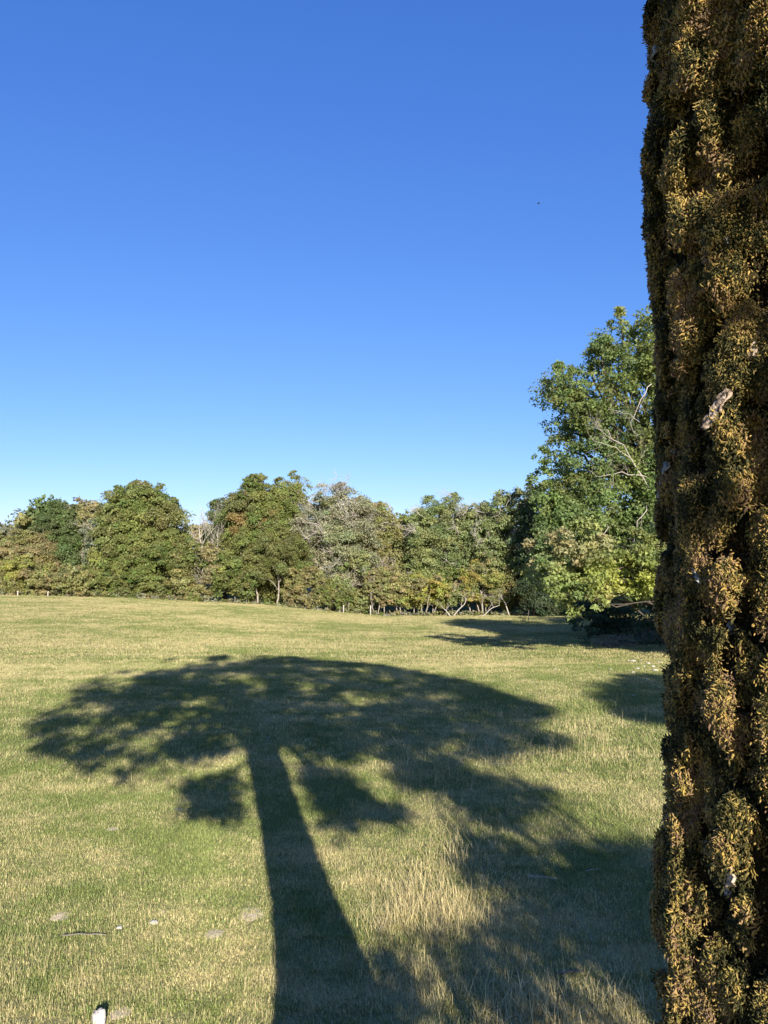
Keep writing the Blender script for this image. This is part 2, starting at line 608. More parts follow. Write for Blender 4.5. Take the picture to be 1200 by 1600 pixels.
def tree(name, label, cat, group, foot, height, width, palette, seed, lobes=None, base_frac=0.12, per=900, leaf=0.24,
         nl=46, airy=0.0, stems=1, bare=0, dead_col=None, lean=0.0, shape=1.0, colf=None, depth=None, trunk_mat=None, rag=0.24):
    rng = np.random.default_rng(seed)
    foot = np.asarray(foot, float)
    root = empty(name, foot)
    tag(root, label, cat, group)
    h, w = height, width
    dpt = (depth or w) * 0.5
    if lobes is None:
        L = []
        tries = 0
        while len(L) < nl and tries < nl * 30:
            tries += 1
            u = rng.normal(size=3)
            u /= np.linalg.norm(u)
            k = rng.uniform(0.45, 1.0) ** 0.5
            z = (u[2] * k + 1) / 2
            prof = 1.0
            if z > 0.62: prof *= shape
            c = np.array([u[0] * k * w * 0.5 * prof + lean * z, u[1] * k * dpt * prof, h * (base_frac + (1 - base_frac) * z)])
            c[2] *= 1.0 - rag * float(noise(c[0] / (0.2 * w + 0.4) + seed, c[1] / 2.5, 0, 3)) * z
            r = rng.uniform(0.11, 0.21) * (w + h) * 0.5 * (0.8 if z > 0.75 else 1)
            r = min(r, 2.2)
            c[2] = min(c[2], h - r * 0.75)
            c[2] = max(c[2], h * base_frac + r * 0.6)
            c[0] = np.clip(c[0], -w * 0.5 + r * 0.6, w * 0.5 - r * 0.6)
            if all(np.linalg.norm(c - q[:3]) > 0.55 * (r + q[3]) * 0.8 for q in L):
                L.append(np.array([*c, r]))
        lobes = np.array(L)
        ctr = np.array([0, 0, h * 0.5])
        ex = []
        for k in range(int(nl * 0.9)):
            lb = lobes[rng.integers(0, len(lobes))]
            o_ = lb[:3] - ctr
            o_[1] -= 0.4 * dpt
            o_ = o_ / (np.linalg.norm(o_) + 1e-6) + rng.normal(size=3) * 0.45 + np.array([0, 0, 0.15])
            o_ /= np.linalg.norm(o_)
            r_ = rng.uniform(0.3, 0.62)
            p_ = lb[:3] + o_ * lb[3] * rng.uniform(0.8, 1.15)
            if p_[2] > h * max(0.03, base_frac):
                ex.append([*p_, r_])
        lobes = np.vstack([lobes, ex])
    fl = rng.uniform(0.75, 1.15)
    lf = leaf * rng.uniform(0.8, 1.15)
    P, Nn, Sz, Co = blobs_to_crown(lobes, per * (1 - airy) * (leaf / lf) ** 2, lf, palette, rng, colf=colf, flat=fl, droop=rng.uniform(0, 0.5))
    ok = (P[:, 2] > 0.05) & ((P[:, 1] < 0.04 * w) | (rng.uniform(0, 1, len(P)) < 0.14))
    v, q, c = leaf_cards(P[ok], Nn[ok], Sz[ok], Co[ok], rng)
    link('crown', mesh_np('crown', v, q, M_LEAF, c), root)
    # trunk with limbs reaching every third lobe
    mb = MB()
    tops = lobes[np.argsort(-lobes[:, 2])]
    for s in range(stems):
        off = np.array([0, 0, 0.0]) if stems == 1 else np.array([rng.uniform(-0.3, 0.3) * w, rng.uniform(-0.12, 0.12) * w, 0])
        tr = max(0.08, 0.021 * h) / (1 if stems == 1 else 2.0)
        topz = h * (0.62 if stems == 1 else 0.45)
        tp = off * 1.3 + np.array([rng.normal() * 0.04 * h + lean * 0.5, rng.normal() * 0.03 * h, topz])
        pts = curve_pts(off + [0, 0, -0.25], tp, rng, 8, 0.0, 0.018)
        mb.tube(pts, np.linspace(tr * 1.25, tr * 0.5, 8), 8 if stems == 1 else 6)
        for j in range(0, len(tops), 3 if stems == 1 else 9):
            lb = tops[(j + s) % len(tops)]
            if lb[2] < 0.36 * h: continue
            k = rng.integers(3, 7)
            mb.tube(curve_pts(pts[k], lb[:3], rng, 5, 0.05, 0.05), np.linspace(tr * 0.42, tr * 0.12, 5), 5)
    link('trunk', mb.mesh('trunk', trunk_mat or M_BARK, True), root)
    if bare:
        mb = MB()
        for s in range(bare):
            lb = lobes[rng.integers(0, len(lobes))]
            b = lb[:3] + np.array([0, -lb[3] * 0.3, 0])
            dv = np.array([b[0] * 0.35 + rng.normal() * 0.5, -abs(rng.normal()) * 0.8 - 0.2, rng.uniform(-0.2, 1.0) * (1 - 0.8 * (b[2] > 0.75 * h))])
            twigs(mb, b, dv, rng.uniform(0.08, 0.15) * h, 0.026 + 0.002 * h, 3, rng, spread=0.75, up=0.25)
        tag(link('bare_branches', mb.mesh('bare_branches', M_DEADWOOD), root), kind='stuff')
    return root


def snag(name, label, cat, group, foot, h, seed, n=7, spread=0.5):
    rng = np.random.default_rng(seed)
    root = empty(name, foot)
    tag(root, label, cat, group)
    mb = MB()
    pts = curve_pts((0, 0, -0.2), (rng.normal() * 0.06 * h, 0, h * 0.7), rng, 9, 0, 0.02)
    mb.tube(pts, np.linspace(0.012 * h, 0.004 * h, 9), 7)
    link('trunk', mb.mesh('trunk', M_DEADWOOD, True), root)
    mb = MB()
    for k in range(n):
        j = rng.integers(3, 9)
        twigs(mb, pts[j], (rng.normal() * spread, rng.normal() * 0.4, 1.0), h * rng.uniform(0.14, 0.24), 0.0032 * h, 3, rng, spread=0.5, up=0.45)
    link('branch', mb.mesh('branch', M_DEADWOOD), root)
    return root


def px_height(py_top, y, zfoot):
    return EYE + y * (860 - py_top) / FPX - zfoot


# px centre, py top, px width, depth, palette, options, label
CANOPY = [
    (2, 812, 80, 92, TAN, dict(airy=0.3, bare=20), 'thin greyish tree with bare twigs on top, leftmost in the far wood edge', 'ash_tree'),
    (42, 818, 84, 90, OLIVE, dict(), 'low olive tree between the thin grey tree and the dark upright one', 'field_maple_tree'),
    (90, 777, 66, 92, DEEP, dict(base_frac=0.05), 'narrow dark green upright tree near the left end of the wood', 'oak_tree'),
    (134, 784, 62, 94, OLIVE, dict(), 'olive-brown tree just behind the narrow dark green tree', 'oak_tree'),
    (168, 800, 58, 90, BLUISH, dict(airy=0.2, bare=12), 'blue-grey slender tree against the broad round-headed tree', 'willow_tree'),
    (222, 751, 112, 90, GREEN, dict(nl=64, base_frac=0.04, rag=0.07), 'broad round-headed green tree standing highest on the left half of the wood', 'oak_tree'),
    (352, 768, 56, 94, DEEP, dict(bare=12, shape=0.7), 'dark ivy-clad pointed tree beside the dead grey snags', 'ivy_clad_tree'),
    (398, 740, 74, 91, GREEN + GREEN + [(0.17, 0.14, 0.045)], dict(nl=56, base_frac=0.04, rag=0.12), 'tall green tree with a rusty orange tinge on its top', 'sycamore_tree'),
    (450, 737, 62, 92, GREEN, dict(nl=56, base_frac=0.04, shape=0.75), 'tallest dark green tree of the wood, pointed top', 'oak_tree'),
    (522, 752, 104, 91, TAN, dict(airy=0.5, bare=60, nl=56), 'half-dead tan tree full of pale bare twigs', 'ash_tree'),
    (588, 774, 74, 94, OLIVE, dict(bare=14), 'olive yellow tree next to the half-dead twiggy tree', 'oak_tree'),
    (628, 795, 62, 112, BLUISH, dict(), 'distant blue-grey tree seen in the dip of the treetop line', 'oak_tree'),
    (648, 850, 60, 96, TAN, dict(bare=20, airy=0.3), 'low tan tree with twigs under the dip of the treetop line', 'hawthorn_tree'),
    (690, 757, 84, 91, ASH, dict(airy=0.38, nl=44, bare=22), 'airy light green tree with feathery rounded top past the dip', 'ash_tree'),
    (748, 772, 66, 89, ASH, dict(airy=0.35, bare=16), 'feathery green tree between two taller airy ones', 'ash_tree'),
    (792, 758, 74, 87, ASH, dict(airy=0.38, bare=24), 'light green airy tree closest to the dark shaded tree', 'ash_tree'),
]
SHRUBS = [
    (-8, 880, 70, 86, OLIVE, dict(stems=3), 'olive bush at the left edge of the frame', 'hawthorn_bush'),
    (36, 868, 84, 86, YELLOW[:2] + OLIVE, dict(stems=3), 'yellowish bush below the low olive tree', 'hawthorn_bush'),
    (105, 884, 96, 85, OLIVE, dict(stems=3), 'wide low olive bush below the narrow dark tree', 'blackthorn_bush'),
    (165, 868, 74, 86, GREEN, dict(stems=2), 'green bush at the foot of the blue-grey slender tree', 'hazel_bush'),
    (205, 862, 66, 86, GREEN, dict(stems=2), 'green bush below the broad round-headed tree', 'hazel_bush'),
    (255, 830, 84, 87, GREEN, dict(stems=2), 'drooping green bush at the flank of the broad round-headed tree', 'hazel_bush'),
    (318, 848, 78, 86, OLIVE + GREEN + YELLOW[1:2], dict(stems=3), 'bush with patches of yellow-green leaves below the grey snags', 'field_maple_bush'),
    (366, 858, 70, 86, GREEN, dict(stems=3, base_frac=0.2), 'green bush on thin stems at the brown bare patch', 'hazel_bush'),
    (424, 815, 92, 87, GREEN, dict(stems=2, base_frac=0.24), 'dark green spreading tree on a forked pale trunk', 'field_maple_tree'),
    (482, 885, 70, 86, OLIVE, dict(stems=3), 'dull olive bush below the half-dead tree', 'hawthorn_bush'),
    (525, 908, 56, 85, GREEN, dict(stems=2), 'small fresh green bush behind the two fence posts', 'bramble_bush'),
    (560, 850, 80, 88, OLIVE + ASH, dict(stems=3, bare=22), 'pale green bush with dead twigs below the olive yellow tree', 'hawthorn_bush'),
    (606, 880, 74, 86, OLIVE, dict(stems=5, base_frac=0.22, bare=4), 'olive thicket on many pale stems', 'blackthorn_bush'),
    (658, 888, 84, 86, YELLOW + OLIVE, dict(stems=7, base_frac=0.26), 'yellow-green thicket standing on a row of white stems', 'field_maple_bush'),
    (712, 880, 70, 87, GREEN + ASH, dict(stems=3, base_frac=0.2), 'green bush behind the fallen bleached branch', 'hazel_bush'),
    (758, 872, 84, 86, OLIVE + YELLOW, dict(stems=5, base_frac=0.22, bare=18), 'olive and yellow bush beside the long fallen branch', 'blackthorn_bush'),
    (800, 880, 66, 87, OLIVE + GREEN, dict(stems=4, base_frac=0.15, bare=18), 'brownish bush next to the dark shaded tree', 'hawthorn_bush'),
]
G_WOOD = 'trees along the far wood edge'
G_BUSH = 'bushes fringing the far wood edge'


def edge_rusty(P, c, rng):
    return c


for i, (px, top, wpx, y, pal, opt, label, nm) in enumerate(CANOPY):
    x = (px - 600) / FPX * y
    zf = float(ground_z(x, y))
    h = px_height(top, y, zf)
    w = wpx / FPX * y * 1.12
    tree(nm, label, 'tree', G_WOOD, (x, y, zf), h, w, pal, 100 + i, per=1250, leaf=0.205, depth=w * 0.8, **opt)
for i, (px, top, wpx, y, pal, opt, label, nm) in enumerate(SHRUBS):
    x = (px - 600) / FPX * y
    zf = float(ground_z(x, y))
    h = px_height(top, y, zf)
    w = wpx / FPX * y * 1.1
    o = dict(base_frac=0.02, nl=26)
    o.update(opt)
    cat = 'tree' if nm.endswith('tree') else 'bush'
    tree(nm, label, cat, G_WOOD if cat == 'tree' else G_BUSH, (x, y, zf), h, w, pal, 300 + i, per=1200, leaf=0.18,
         depth=w * 0.7, trunk_mat=M_PALEBARK if px > 400 else None, **o)
for i, (px, top, y, label) in enumerate([
        (296, 792, 90, 'bare grey snag, thinner of the two dead trees beside the ivy-clad tree'),
        (322, 775, 89, 'bare pale snag with forked top touching the ivy-clad tree'),
        (338, 788, 91, 'crooked grey snag leaning into the ivy-clad tree')]):
    x = (px - 600) / FPX * y
    zf = float(ground_z(x, y))
    snag('dead_tree', label, 'dead tree', 'dead trees in the far wood edge', (x, y, zf), px_height(top, y, zf), 500 + i, n=8)


# deeper wood behind the edge: reads as one mass between the trunks
def deep_wood():
    rng = np.random.default_rng(55)
    L = []
    for k in range(210):
        y = rng.uniform(97, 125)
        x = rng.uniform(-0.62, 0.30) * y
        zf = float(ground_z(x, y))
        r = rng.uniform(1.6, 2.8)
        topz = zf + 11.0 + 2 * noise(x / 9, y / 9, 0, 5) * 1.0
        L.append((x, y, zf + rng.uniform(0.5, 1) ** 1 * (topz - zf) * rng.uniform(0.05, 1), r))
    P, Nn, Sz, Co = blobs_to_crown(L, 110, 0.6, GREEN + OLIVE + DEEP, rng)
    v, q, c = leaf_cards(P, Nn, Sz, Co, rng)
    o = link('deep_woodland', mesh_np('deep_woodland', v, q, M_LEAF, c))
    tag(o, 'dark mass of woodland behind the wood edge trees', 'woodland', kind='stuff')
    # rough growth along the foot of the trees
    L = []
    for px in np.arange(-30, 870, 5.0):
        y = 84.5 + rng.uniform(-0.6, 0.8)
        x = (px - 600) / FPX * y
        r = rng.uniform(0.3, 0.75) * (0.7 if px > 330 else 1)
        L.append((x, y, float(ground_z(x, y)) + r * 0.35, r))
    P, Nn, Sz, Co = blobs_to_crown(L, 420, 0.17, OLIVE + GREEN + TAN + TAN, rng)
    v, q, c = leaf_cards(P, Nn, Sz, Co, rng)
    o = link('bramble_undergrowth', mesh_np('bramble_undergrowth', v, q, M_LEAF, c))
    tag(o, 'rough brambles and dead grass along the foot of the wood', 'undergrowth', kind='stuff')


deep_wood()


# ------------------------------------------------------------------ the big trees on the right of the pasture
def lobes_from_px(spec, y0, dy, rng, foot, extra=0, k_=1.0):
    L = []
    for (px, py, rp) in spec:
        y = y0 + rng.uniform(-dy, dy)
        p = at_depth(px, py, y)
        L.append((*(p - foot), rp * y / FPX))
    L = np.array(L)
    for k in range(extra):
        a = L[rng.integers(0, len(spec))]
        dd = np.linalg.norm(L[:len(spec), :3] - a[:3], axis=1)
        near_ = np.flatnonzero(dd < 2.6 * k_)
        b = L[near_[rng.integers(0, len(near_))]]
        t = rng.uniform(0.2, 0.8)
        c = a[:3] * (1 - t) + b[:3] * t
        c[1] += rng.uniform(0.6, 3.5) * k_
        L = np.vstack([L, [*c, rng.uniform(0.5, 0.85) * k_]])
    return L


rng = np.random.default_rng(77)
Y1 = 80.0
foot = np.array([29.0, Y1, float(ground_z(29.0, Y1))])
A = [(1000, 515, 26), (965, 500, 18), (1035, 510, 40), (948, 545, 20), (985, 560, 30), (1030, 590, 42), (925, 590, 20), (960, 610, 32),
     (878, 582, 20), (862, 602, 16), (900, 592, 20), (885, 625, 24), (915, 650, 30), (960, 670, 36), (1010, 660, 40), (868, 668, 20), (880, 700, 28),
     (848, 712, 15), (870, 735, 24), (920, 720, 36), (965, 735, 38), (1015, 735, 44), (900, 765, 28), (860, 790, 28), (880, 805, 34), (920, 805, 36), (862, 830, 30), (905, 835, 36), (945, 785, 34), (1000, 800, 44),
     (1070, 560, 60), (1080, 660, 70), (1090, 760, 70), (1060, 820, 60), (1150, 620, 70), (1150, 740, 80), (1110, 840, 60)]
lobA = lobes_from_px(A, Y1 - 0.6, 3.0, rng, foot, 150, 2.1)
lobA[:, 3] *= 0.98
tree('ash_tree', 'tall full-leaved green tree rising behind the mossy trunk, dead limbs in its middle', 'tree', 'big trees beside the pasture', foot, px_height(480, Y1, foot[2]), 26,
     [(0.105, 0.150, 0.040), (0.095, 0.140, 0.040), (0.118, 0.155, 0.038), (0.140, 0.162, 0.042)], 701, lobes=lobA, per=520, leaf=0.26, trunk_mat=M_DARKBARK)
# pale dead limbs showing in the middle of the crown
root_big = bpy.data.objects['ash_tree.' + '%03d' % (sum(1 for o in bpy.data.objects if o.name.startswith('ash_tree')) - 1)]
rg = np.random.default_rng(12)
for (px, py, ex, ey, rr) in [(1015, 765, 950, 672, 0.05), (1010, 745, 935, 745, 0.035), (990, 720, 930, 690, 0.03), (1018, 600, 985, 660, 0.035),
                             (1010, 790, 990, 850, 0.03), (960, 820, 930, 850, 0.025), (1000, 660, 950, 640, 0.02)]:
    mb = MB()
    yy = Y1 - 5.5
    a, b = at_depth(px, py, yy + 1.8) - foot, at_depth(ex, ey, yy - 0.2) - foot
    rr *= 1.7
    pts = curve_pts(a, b, rg, 7, 0.07, 0.022)
    mb.tube(pts, np.linspace(rr, rr * 0.35, 7), 5)
    for k in (2, 4, 5, 6):
        twigs(mb, pts[k], (b - a) / np.linalg.norm(b - a) + rg.normal(size=3) * 0.8, np.linalg.norm(b - a) * rg.uniform(0.2, 0.38), rr * 0.35, 2, rg, spread=0.6)
    link('dead_limb', mb.mesh('dead_limb', M_DEADWOOD), root_big)

Y2 = 81.0
foot2 = np.array([(835 - 600) / FPX * Y2, Y2, 0])
foot2[2] = float(ground_z(foot2[0], foot2[1]))
B = [(838, 772, 18), (852, 792, 24), (826, 815, 18), (850, 830, 30), (826, 858, 20), (845, 880, 30), (832, 915, 26), (860, 925, 28), (870, 770, 28), (880, 820, 30), (890, 880, 36), (845, 940, 26), (900, 930, 30), (835, 950, 22), (860, 955, 22), (885, 955, 25), (910, 860, 36), (930, 930, 40)]
lobB = lobes_from_px(B, Y2, 1.0, rng, foot2, 14)
tree('holly_tree', 'tree with shade put into its nearly black-green leaves, between the pale wood and the yellow-green tree', 'tree', 'big trees beside the pasture', foot2, px_height(755, Y2, foot2[2]), 6.5,
     [(0.035, 0.055, 0.022), (0.045, 0.065, 0.026)], 702, lobes=lobB, per=700, leaf=0.22, trunk_mat=M_DARKBARK)  # leaf colour kept very dark in place of the shade falling here

Y3 = 29.6
foot3 = np.array([(1075 - 600) / FPX * 30.5, 30.5, 0])
foot3[2] = float(ground_z(foot3[0], foot3[1]))
D = [(852, 850, 22), (880, 838, 22), (915, 830, 24), (850, 880, 18), (890, 872, 28), (935, 862, 30), (985, 850, 32), (1020, 860, 34), (862, 915, 22), (895, 912, 30),
     (940, 905, 32), (985, 905, 34), (1030, 905, 36), (868, 940, 16), (905, 940, 20), (950, 935, 24), (1000, 938, 26), (1040, 940, 32), (890, 955, 12), (935, 958, 14), (1060, 880, 40), (1080, 930, 40)]
D = [(a_, b_ - 14 * (b_ > 890), c_) for a_, b_, c_ in D]
lobD = lobes_from_px(D, Y3, 1.0, rng, foot3, 46)
lobD[:, 3] *= 0.98


def bright(P, c, rng):  # leaves brighter and yellower round one spot of the crown
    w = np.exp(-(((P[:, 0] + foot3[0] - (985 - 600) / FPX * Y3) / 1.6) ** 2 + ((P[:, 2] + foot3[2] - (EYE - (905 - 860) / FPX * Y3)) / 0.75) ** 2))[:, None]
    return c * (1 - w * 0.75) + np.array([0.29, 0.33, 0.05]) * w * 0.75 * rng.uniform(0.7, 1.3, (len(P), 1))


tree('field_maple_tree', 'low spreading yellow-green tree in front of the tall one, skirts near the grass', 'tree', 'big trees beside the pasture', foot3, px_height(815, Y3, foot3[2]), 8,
     [(0.165, 0.20, 0.055), (0.15, 0.185, 0.05), (0.21, 0.205, 0.08), (0.11, 0.15, 0.045)], 703, lobes=lobD, per=1900, leaf=0.13, bare=0, trunk_mat=M_DARKBARK, colf=bright)

for k, (px, top, y, wpx, lab) in enumerate([(905, 815, 86, 80, 'dark tree filling the gap behind the big yellow-green skirts'), (965, 780, 88, 100, 'dark tree hidden deep behind the tall full-leaved tree'),
                                      (1040, 745, 87, 110, 'dark tree deep behind the mossy trunk and the tall tree')]):
    x = (px - 600) / FPX * y
    zf = float(ground_z(x, y))
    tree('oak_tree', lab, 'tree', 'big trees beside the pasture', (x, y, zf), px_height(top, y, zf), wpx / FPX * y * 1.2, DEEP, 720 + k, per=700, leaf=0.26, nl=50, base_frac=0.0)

tree('field_maple_tree', 'yellow-green hedgerow tree past the mossy trunk, shading the grass under the skirts', 'tree', 'big trees beside the pasture', (16.9, 30.5, float(ground_z(16.9, 30.5))), 13.5, 9.6,
     [(0.21, 0.24, 0.07), (0.16, 0.20, 0.055)], 731, per=380, leaf=0.28, nl=80, base_frac=0.03)
tree('field_maple_tree', 'unseen hedgerow tree added far beyond the mossy trunk to shade the grass', 'tree', 'big trees beside the pasture', (25.5, 38.0, float(ground_z(25.5, 38.0))), 14, 9,
     [(0.21, 0.24, 0.07), (0.16, 0.20, 0.055)], 733, per=150, leaf=0.40, nl=50, base_frac=0.03)  # unseen tree, added to darken the grass behind the skirts
tree('field_maple_tree', 'lower hedgerow tree hidden just past the mossy trunk', 'tree', 'big trees beside the pasture', (13.9, 29.5, float(ground_z(13.9, 29.5))), 9.5, 4.6,
     [(0.21, 0.24, 0.07), (0.16, 0.20, 0.055)], 732, per=400, leaf=0.26, nl=44, base_frac=0.03)

# bushes with shade put into their leaf colour, and brushwood under the skirts
rg = np.random.default_rng(31)
L = []
for k in range(46):
    y = rg.uniform(36.6, 44)
    px = rg.uniform(905, 1130)
    x = (px - 600) / FPX * y
    L.append((x, y, float(ground_z(x, y)) + rg.uniform(-0.1, 0.25), rg.uniform(0.2, 0.42)))
for k in range(40):  # taller back row, added to cover a lit strip with dark leaves
    y = rg.uniform(45, 50)
    px = rg.uniform(890, 1080)
    x = (px - 600) / FPX * y
    L.append((x, y, float(ground_z(x, y)) + rg.uniform(0.2, 2.2), rg.uniform(0.6, 1.0)))
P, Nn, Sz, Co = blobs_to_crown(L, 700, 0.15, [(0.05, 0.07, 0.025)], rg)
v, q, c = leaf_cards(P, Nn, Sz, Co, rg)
tag(link('shade_undergrowth', mesh_np('shade_undergrowth', v, q, M_LEAF, c)), 'undergrowth with shade put into its dark leaves, below the big trees', 'undergrowth', kind='stuff')

mb = MB()
for k in range(520):
    px = rg.uniform(935, 1090)
    py = rg.uniform(997, 1014) - 5 * (px > 1000)
    g = on_ground(px, py)
    L_ = rg.uniform(0.25, 1.0)
    th = rg.uniform(0, math.pi * 2)
    up = abs(rg.normal()) * 0.35 + (0.35 if px > 1000 else 0)
    d = np.array([math.cos(th), math.sin(th), up])
    col = (0.28, 0.19, 0.12)
    p0 = g + np.array([0, 0, rg.uniform(0.0, 0.14)])
    mb.tube(curve_pts(p0, p0 + d * L_ * 0.6, rg, 4, 0.1, 0.08), np.linspace(0.018, 0.007, 4) * rg.uniform(0.5, 1.6), 4, col)
tag(link('brushwood_pile', mb.mesh('brushwood_pile', M_BRUSH)), 'brown dead brushwood lying at the shade edge under the big trees', 'brushwood', kind='stuff')

# ------------------------------------------------------------------ small things out on the pasture
def stone_mesh(seed, pale=None):
    rg = np.random.default_rng(seed)
    import bmesh
    bm = bmesh.new()
    bmesh.ops.create_icosphere(bm, subdivisions=2, radius=1)
    for vv in bm.verts:
        c = np.array(vv.co)
        k = 0.75 + 0.5 * float(noise(c[0] * 1.6 + seed, c[1] * 1.6, c[2] * 1.6, seed))
        vv.co = Vector((c[0] * k, c[1] * k * 0.8, c[2] * k * 0.55))
    me = bpy.data.meshes.new('stone')
    bm.to_mesh(me)
    bm.free()
    me.materials.append(M_STONE)
    return me


stone_kinds = [stone_mesh(i) for i in range(5)]
for k, (px, py, s) in enumerate([(989, 1035, 7), (1002, 1033, 5), (983, 1034, 4), (1024, 1028, 4), (1013, 1038, 5), (995, 1028, 3.5), (1002, 1037, 3), (1007, 1042, 3.5), (1021, 1043, 6), (1024, 1049, 6),
                                 (996, 1046, 5), (954, 1047, 4), (990, 1052, 5), (1010, 1063, 5), (1030, 1036, 5), (1018, 1034, 3), (973, 1032, 3.5), (868, 1046, 3.5), (876, 1031, 4), (990, 1088, 4), (937, 1040, 3.5)]):
    g = on_ground(px, py)
    o = bpy.data.objects.new('stone', stone_kinds[k % 5])
    C.objects.link(o)
    r = s * 0.5 * g[1] / FPX * 1.15
    o.location = g + np.array([0, 0, r * 0.45])
    o.scale = (r * 1.2, r, r)
    o.rotation_euler = (0, 0, k * 1.3)
    if px == 990 and py == 1088: lab = 'single pale stone inside the shadow patch beside the mossy trunk'
    elif px == 868: lab = 'small pale stone alone on the green grass below the big shadow'
    elif px == 876: lab = 'pale stone nearest the dark shade of the big trees'
    elif px == 989: lab = 'largest rounded pale stone of the scatter beside the mossy trunk'
    elif px == 1010: lab = 'pale stone lying on the upper edge of the shadow patch'
    else: lab = 'small pale stone in the scatter on grass beside the mossy trunk'
    tag(o, lab, 'stone', 'pale stones strewn on the grass')

M_POST = bark_mat('weathered_post', (0.28, 0.25, 0.21), (0.52, 0.49, 0.43), 14)
for (px, py, hpx, y, lab) in [(537, 956, 12, 83.5, 'short pale fence post standing before the small green bush'),
                              (579, 958, 15, 83.5, 'taller pale fence post below the olive thicket'),
                              (30, 930, 8, 83.0, 'weathered fence post at the foot of the yellowish bush'),
                              (77, 931, 8, 83.0, 'weathered fence post at the foot of the wide low olive bush'),
                              (826, 973, 20, None, 'thin dark stake standing at the edge of the big shadow')]:
    if y is None:
        g = on_ground(px, py)
    else:
        x = (px - 600) / FPX * y
        g = np.array([x, y, float(ground_z(x, y))])
    h = hpx * g[1] / FPX
    r = 0.07 if y else 0.025
    mb = MB()
    mb.tube([(0, 0, -0.3), (0.0, 0, h * 0.5), (0.015, 0, h)], [r, r, r * 0.92], 8)
    o = link('fence_post' if y else 'stake', mb.mesh('fence_post', M_POST if y else M_BARK), None, g)
    tag(o, lab, 'fence post' if y else 'stake', 'fence posts along the wood edge' if y else None)

# young sapling beside the stake
g = on_ground(816, 978)
root = empty('sapling', g)
tag(root, 'spindly sapling with few leaves beside the thin dark stake', 'sapling')
mb = MB()
twigs(mb, (0, 0, -0.05), (0.05, 0, 1), 1.1, 0.018, 2, np.random.default_rng(5), spread=0.35, up=0.5)
link('stem', mb.mesh('stem', M_BARK), root)
rg = np.random.default_rng(6)
P = np.concatenate(mb.v)
P = P[rg.integers(0, len(P), 130)] + rg.normal(size=(130, 3)) * 0.07
P = P[P[:, 2] > 0.25]
v, q, c = leaf_cards(P, rg.normal(size=P.shape), np.full(len(P), 0.09), np.tile([0.09, 0.11, 0.035], (len(P), 1)), rg)
link('leaves', mesh_np('leaves', v, q, M_LEAF, c), root)

# fallen bleached branches at the wood edge
for k, (pp, lab) in enumerate([
        ([(708, 962), (716, 953), (726, 944), (729, 936)], 'bleached fallen branch curving upward at the wood edge'),
        ([(704, 958), (697, 954), (691, 949)], 'short bleached branch lying beside the curved one'),
        ([(742, 955), (756, 957), (768, 950), (780, 946)], 'long bleached fallen branch under the olive and yellow bush'),
        ([(796, 955), (790, 944), (784, 934)], 'pale leaning dead stem next to the brownish bush')]):
    y = 83.2
    pts = [at_depth(a, b, y) for a, b in pp]
    pts[0][2] = float(ground_z(pts[0][0], y)) - 0.02
    if k == 2:
        pts[1][2] = float(ground_z(pts[1][0], y)) + 0.05
    P0 = pts[0].copy()
    mb = MB()
    pts = np.array(pts) - P0
    t = np.linspace(0, len(pts) - 1, 9)
    sm = np.stack([np.interp(t, range(len(pts)), pts[:, i]) for i in range(3)], -1)
    mb.tube(sm, np.linspace(0.08, 0.03, 9), 6)
    rg = np.random.default_rng(k)
    for j in (4, 6, 8):
        twigs(mb, sm[j], (rg.normal() * 0.6, -0.2, 0.8), 0.8, 0.03, 1, rg)
    tag(link('fallen_branch', mb.mesh('fallen_branch', M_DEADWOOD, True), None, P0), lab, 'branch', 'bleached fallen branches at the wood edge')

# sticks on the grass near the trunk shadow
for (a, b, r, lab) in [((826, 1380), (870, 1382), 0.008, 'straight pale stick lying in the shadow of the leaves'),
                       ((915, 1369), (935, 1367), 0.007, 'short pale twig lying higher up than the straight stick'),
                       ((872, 1533), (912, 1531), 0.012, 'stubby grey stick on shaded grass close to the mossy trunk'),
                       ((96, 1473), (165, 1473), 0.007, 'long thin dark twig lying on sunny dry grass')]:
    pa, pb = on_ground(*a), on_ground(*b)
    mid = (pa + pb) / 2
    rg = np.random.default_rng(a[0])
    pts = curve_pts(pa - mid, pb - mid, rg, 6, 0.02, 0.012) + np.array([0, 0, 0.05])
    mb = MB()
    mb.tube(pts, np.linspace(r, r * 0.6, 6), 6)
    tag(link('stick', mb.mesh('stick', M_BARK if 'dark' in lab or 'shade' in lab else M_DEADWOOD, True), None, mid), lab, 'stick')  # stick on shaded grass takes darker bark to deepen its shade

# small worn molehill-like clods of bare earth
M_SOIL = bark_mat('dry_soil', (0.50, 0.41, 0.28), (0.70, 0.58, 0.41), 18)
for k, (px, py, w, lab) in enumerate([(276, 1266, 22, 'flat dry clod farthest from the camera beside the trunk shadow'), (175, 1296, 20, 'thin bare clod on the greener grass'),
                                      (335, 1462, 34, 'largest bare dry clod between dead grass and trunk shadow'), (392, 1432, 52, 'wide bare patch touching the trunk shadow edge'),
                                      (95, 1432, 40, 'bare clod on the dry grass at the green border'), (252, 1426, 26, 'small bare clod in the middle of the sunny grass'),
                                      (187, 1586, 40, 'bare sandy clod next to the white post top')]):
    g = on_ground(px, py)
    rx = w * 0.5 * g[1] / FPX
    me = stone_kinds[(k * 2) % 5].copy()
    me.materials.clear()
    me.materials.append(M_SOIL)
    o = link('earth_clod', me, None, g + np.array([0, 0, -0.004]))
    o.scale = (rx * 0.9, rx * 1.1, 0.034)
    tag(o, lab, 'earth clod', 'bare earth clods on the pasture')
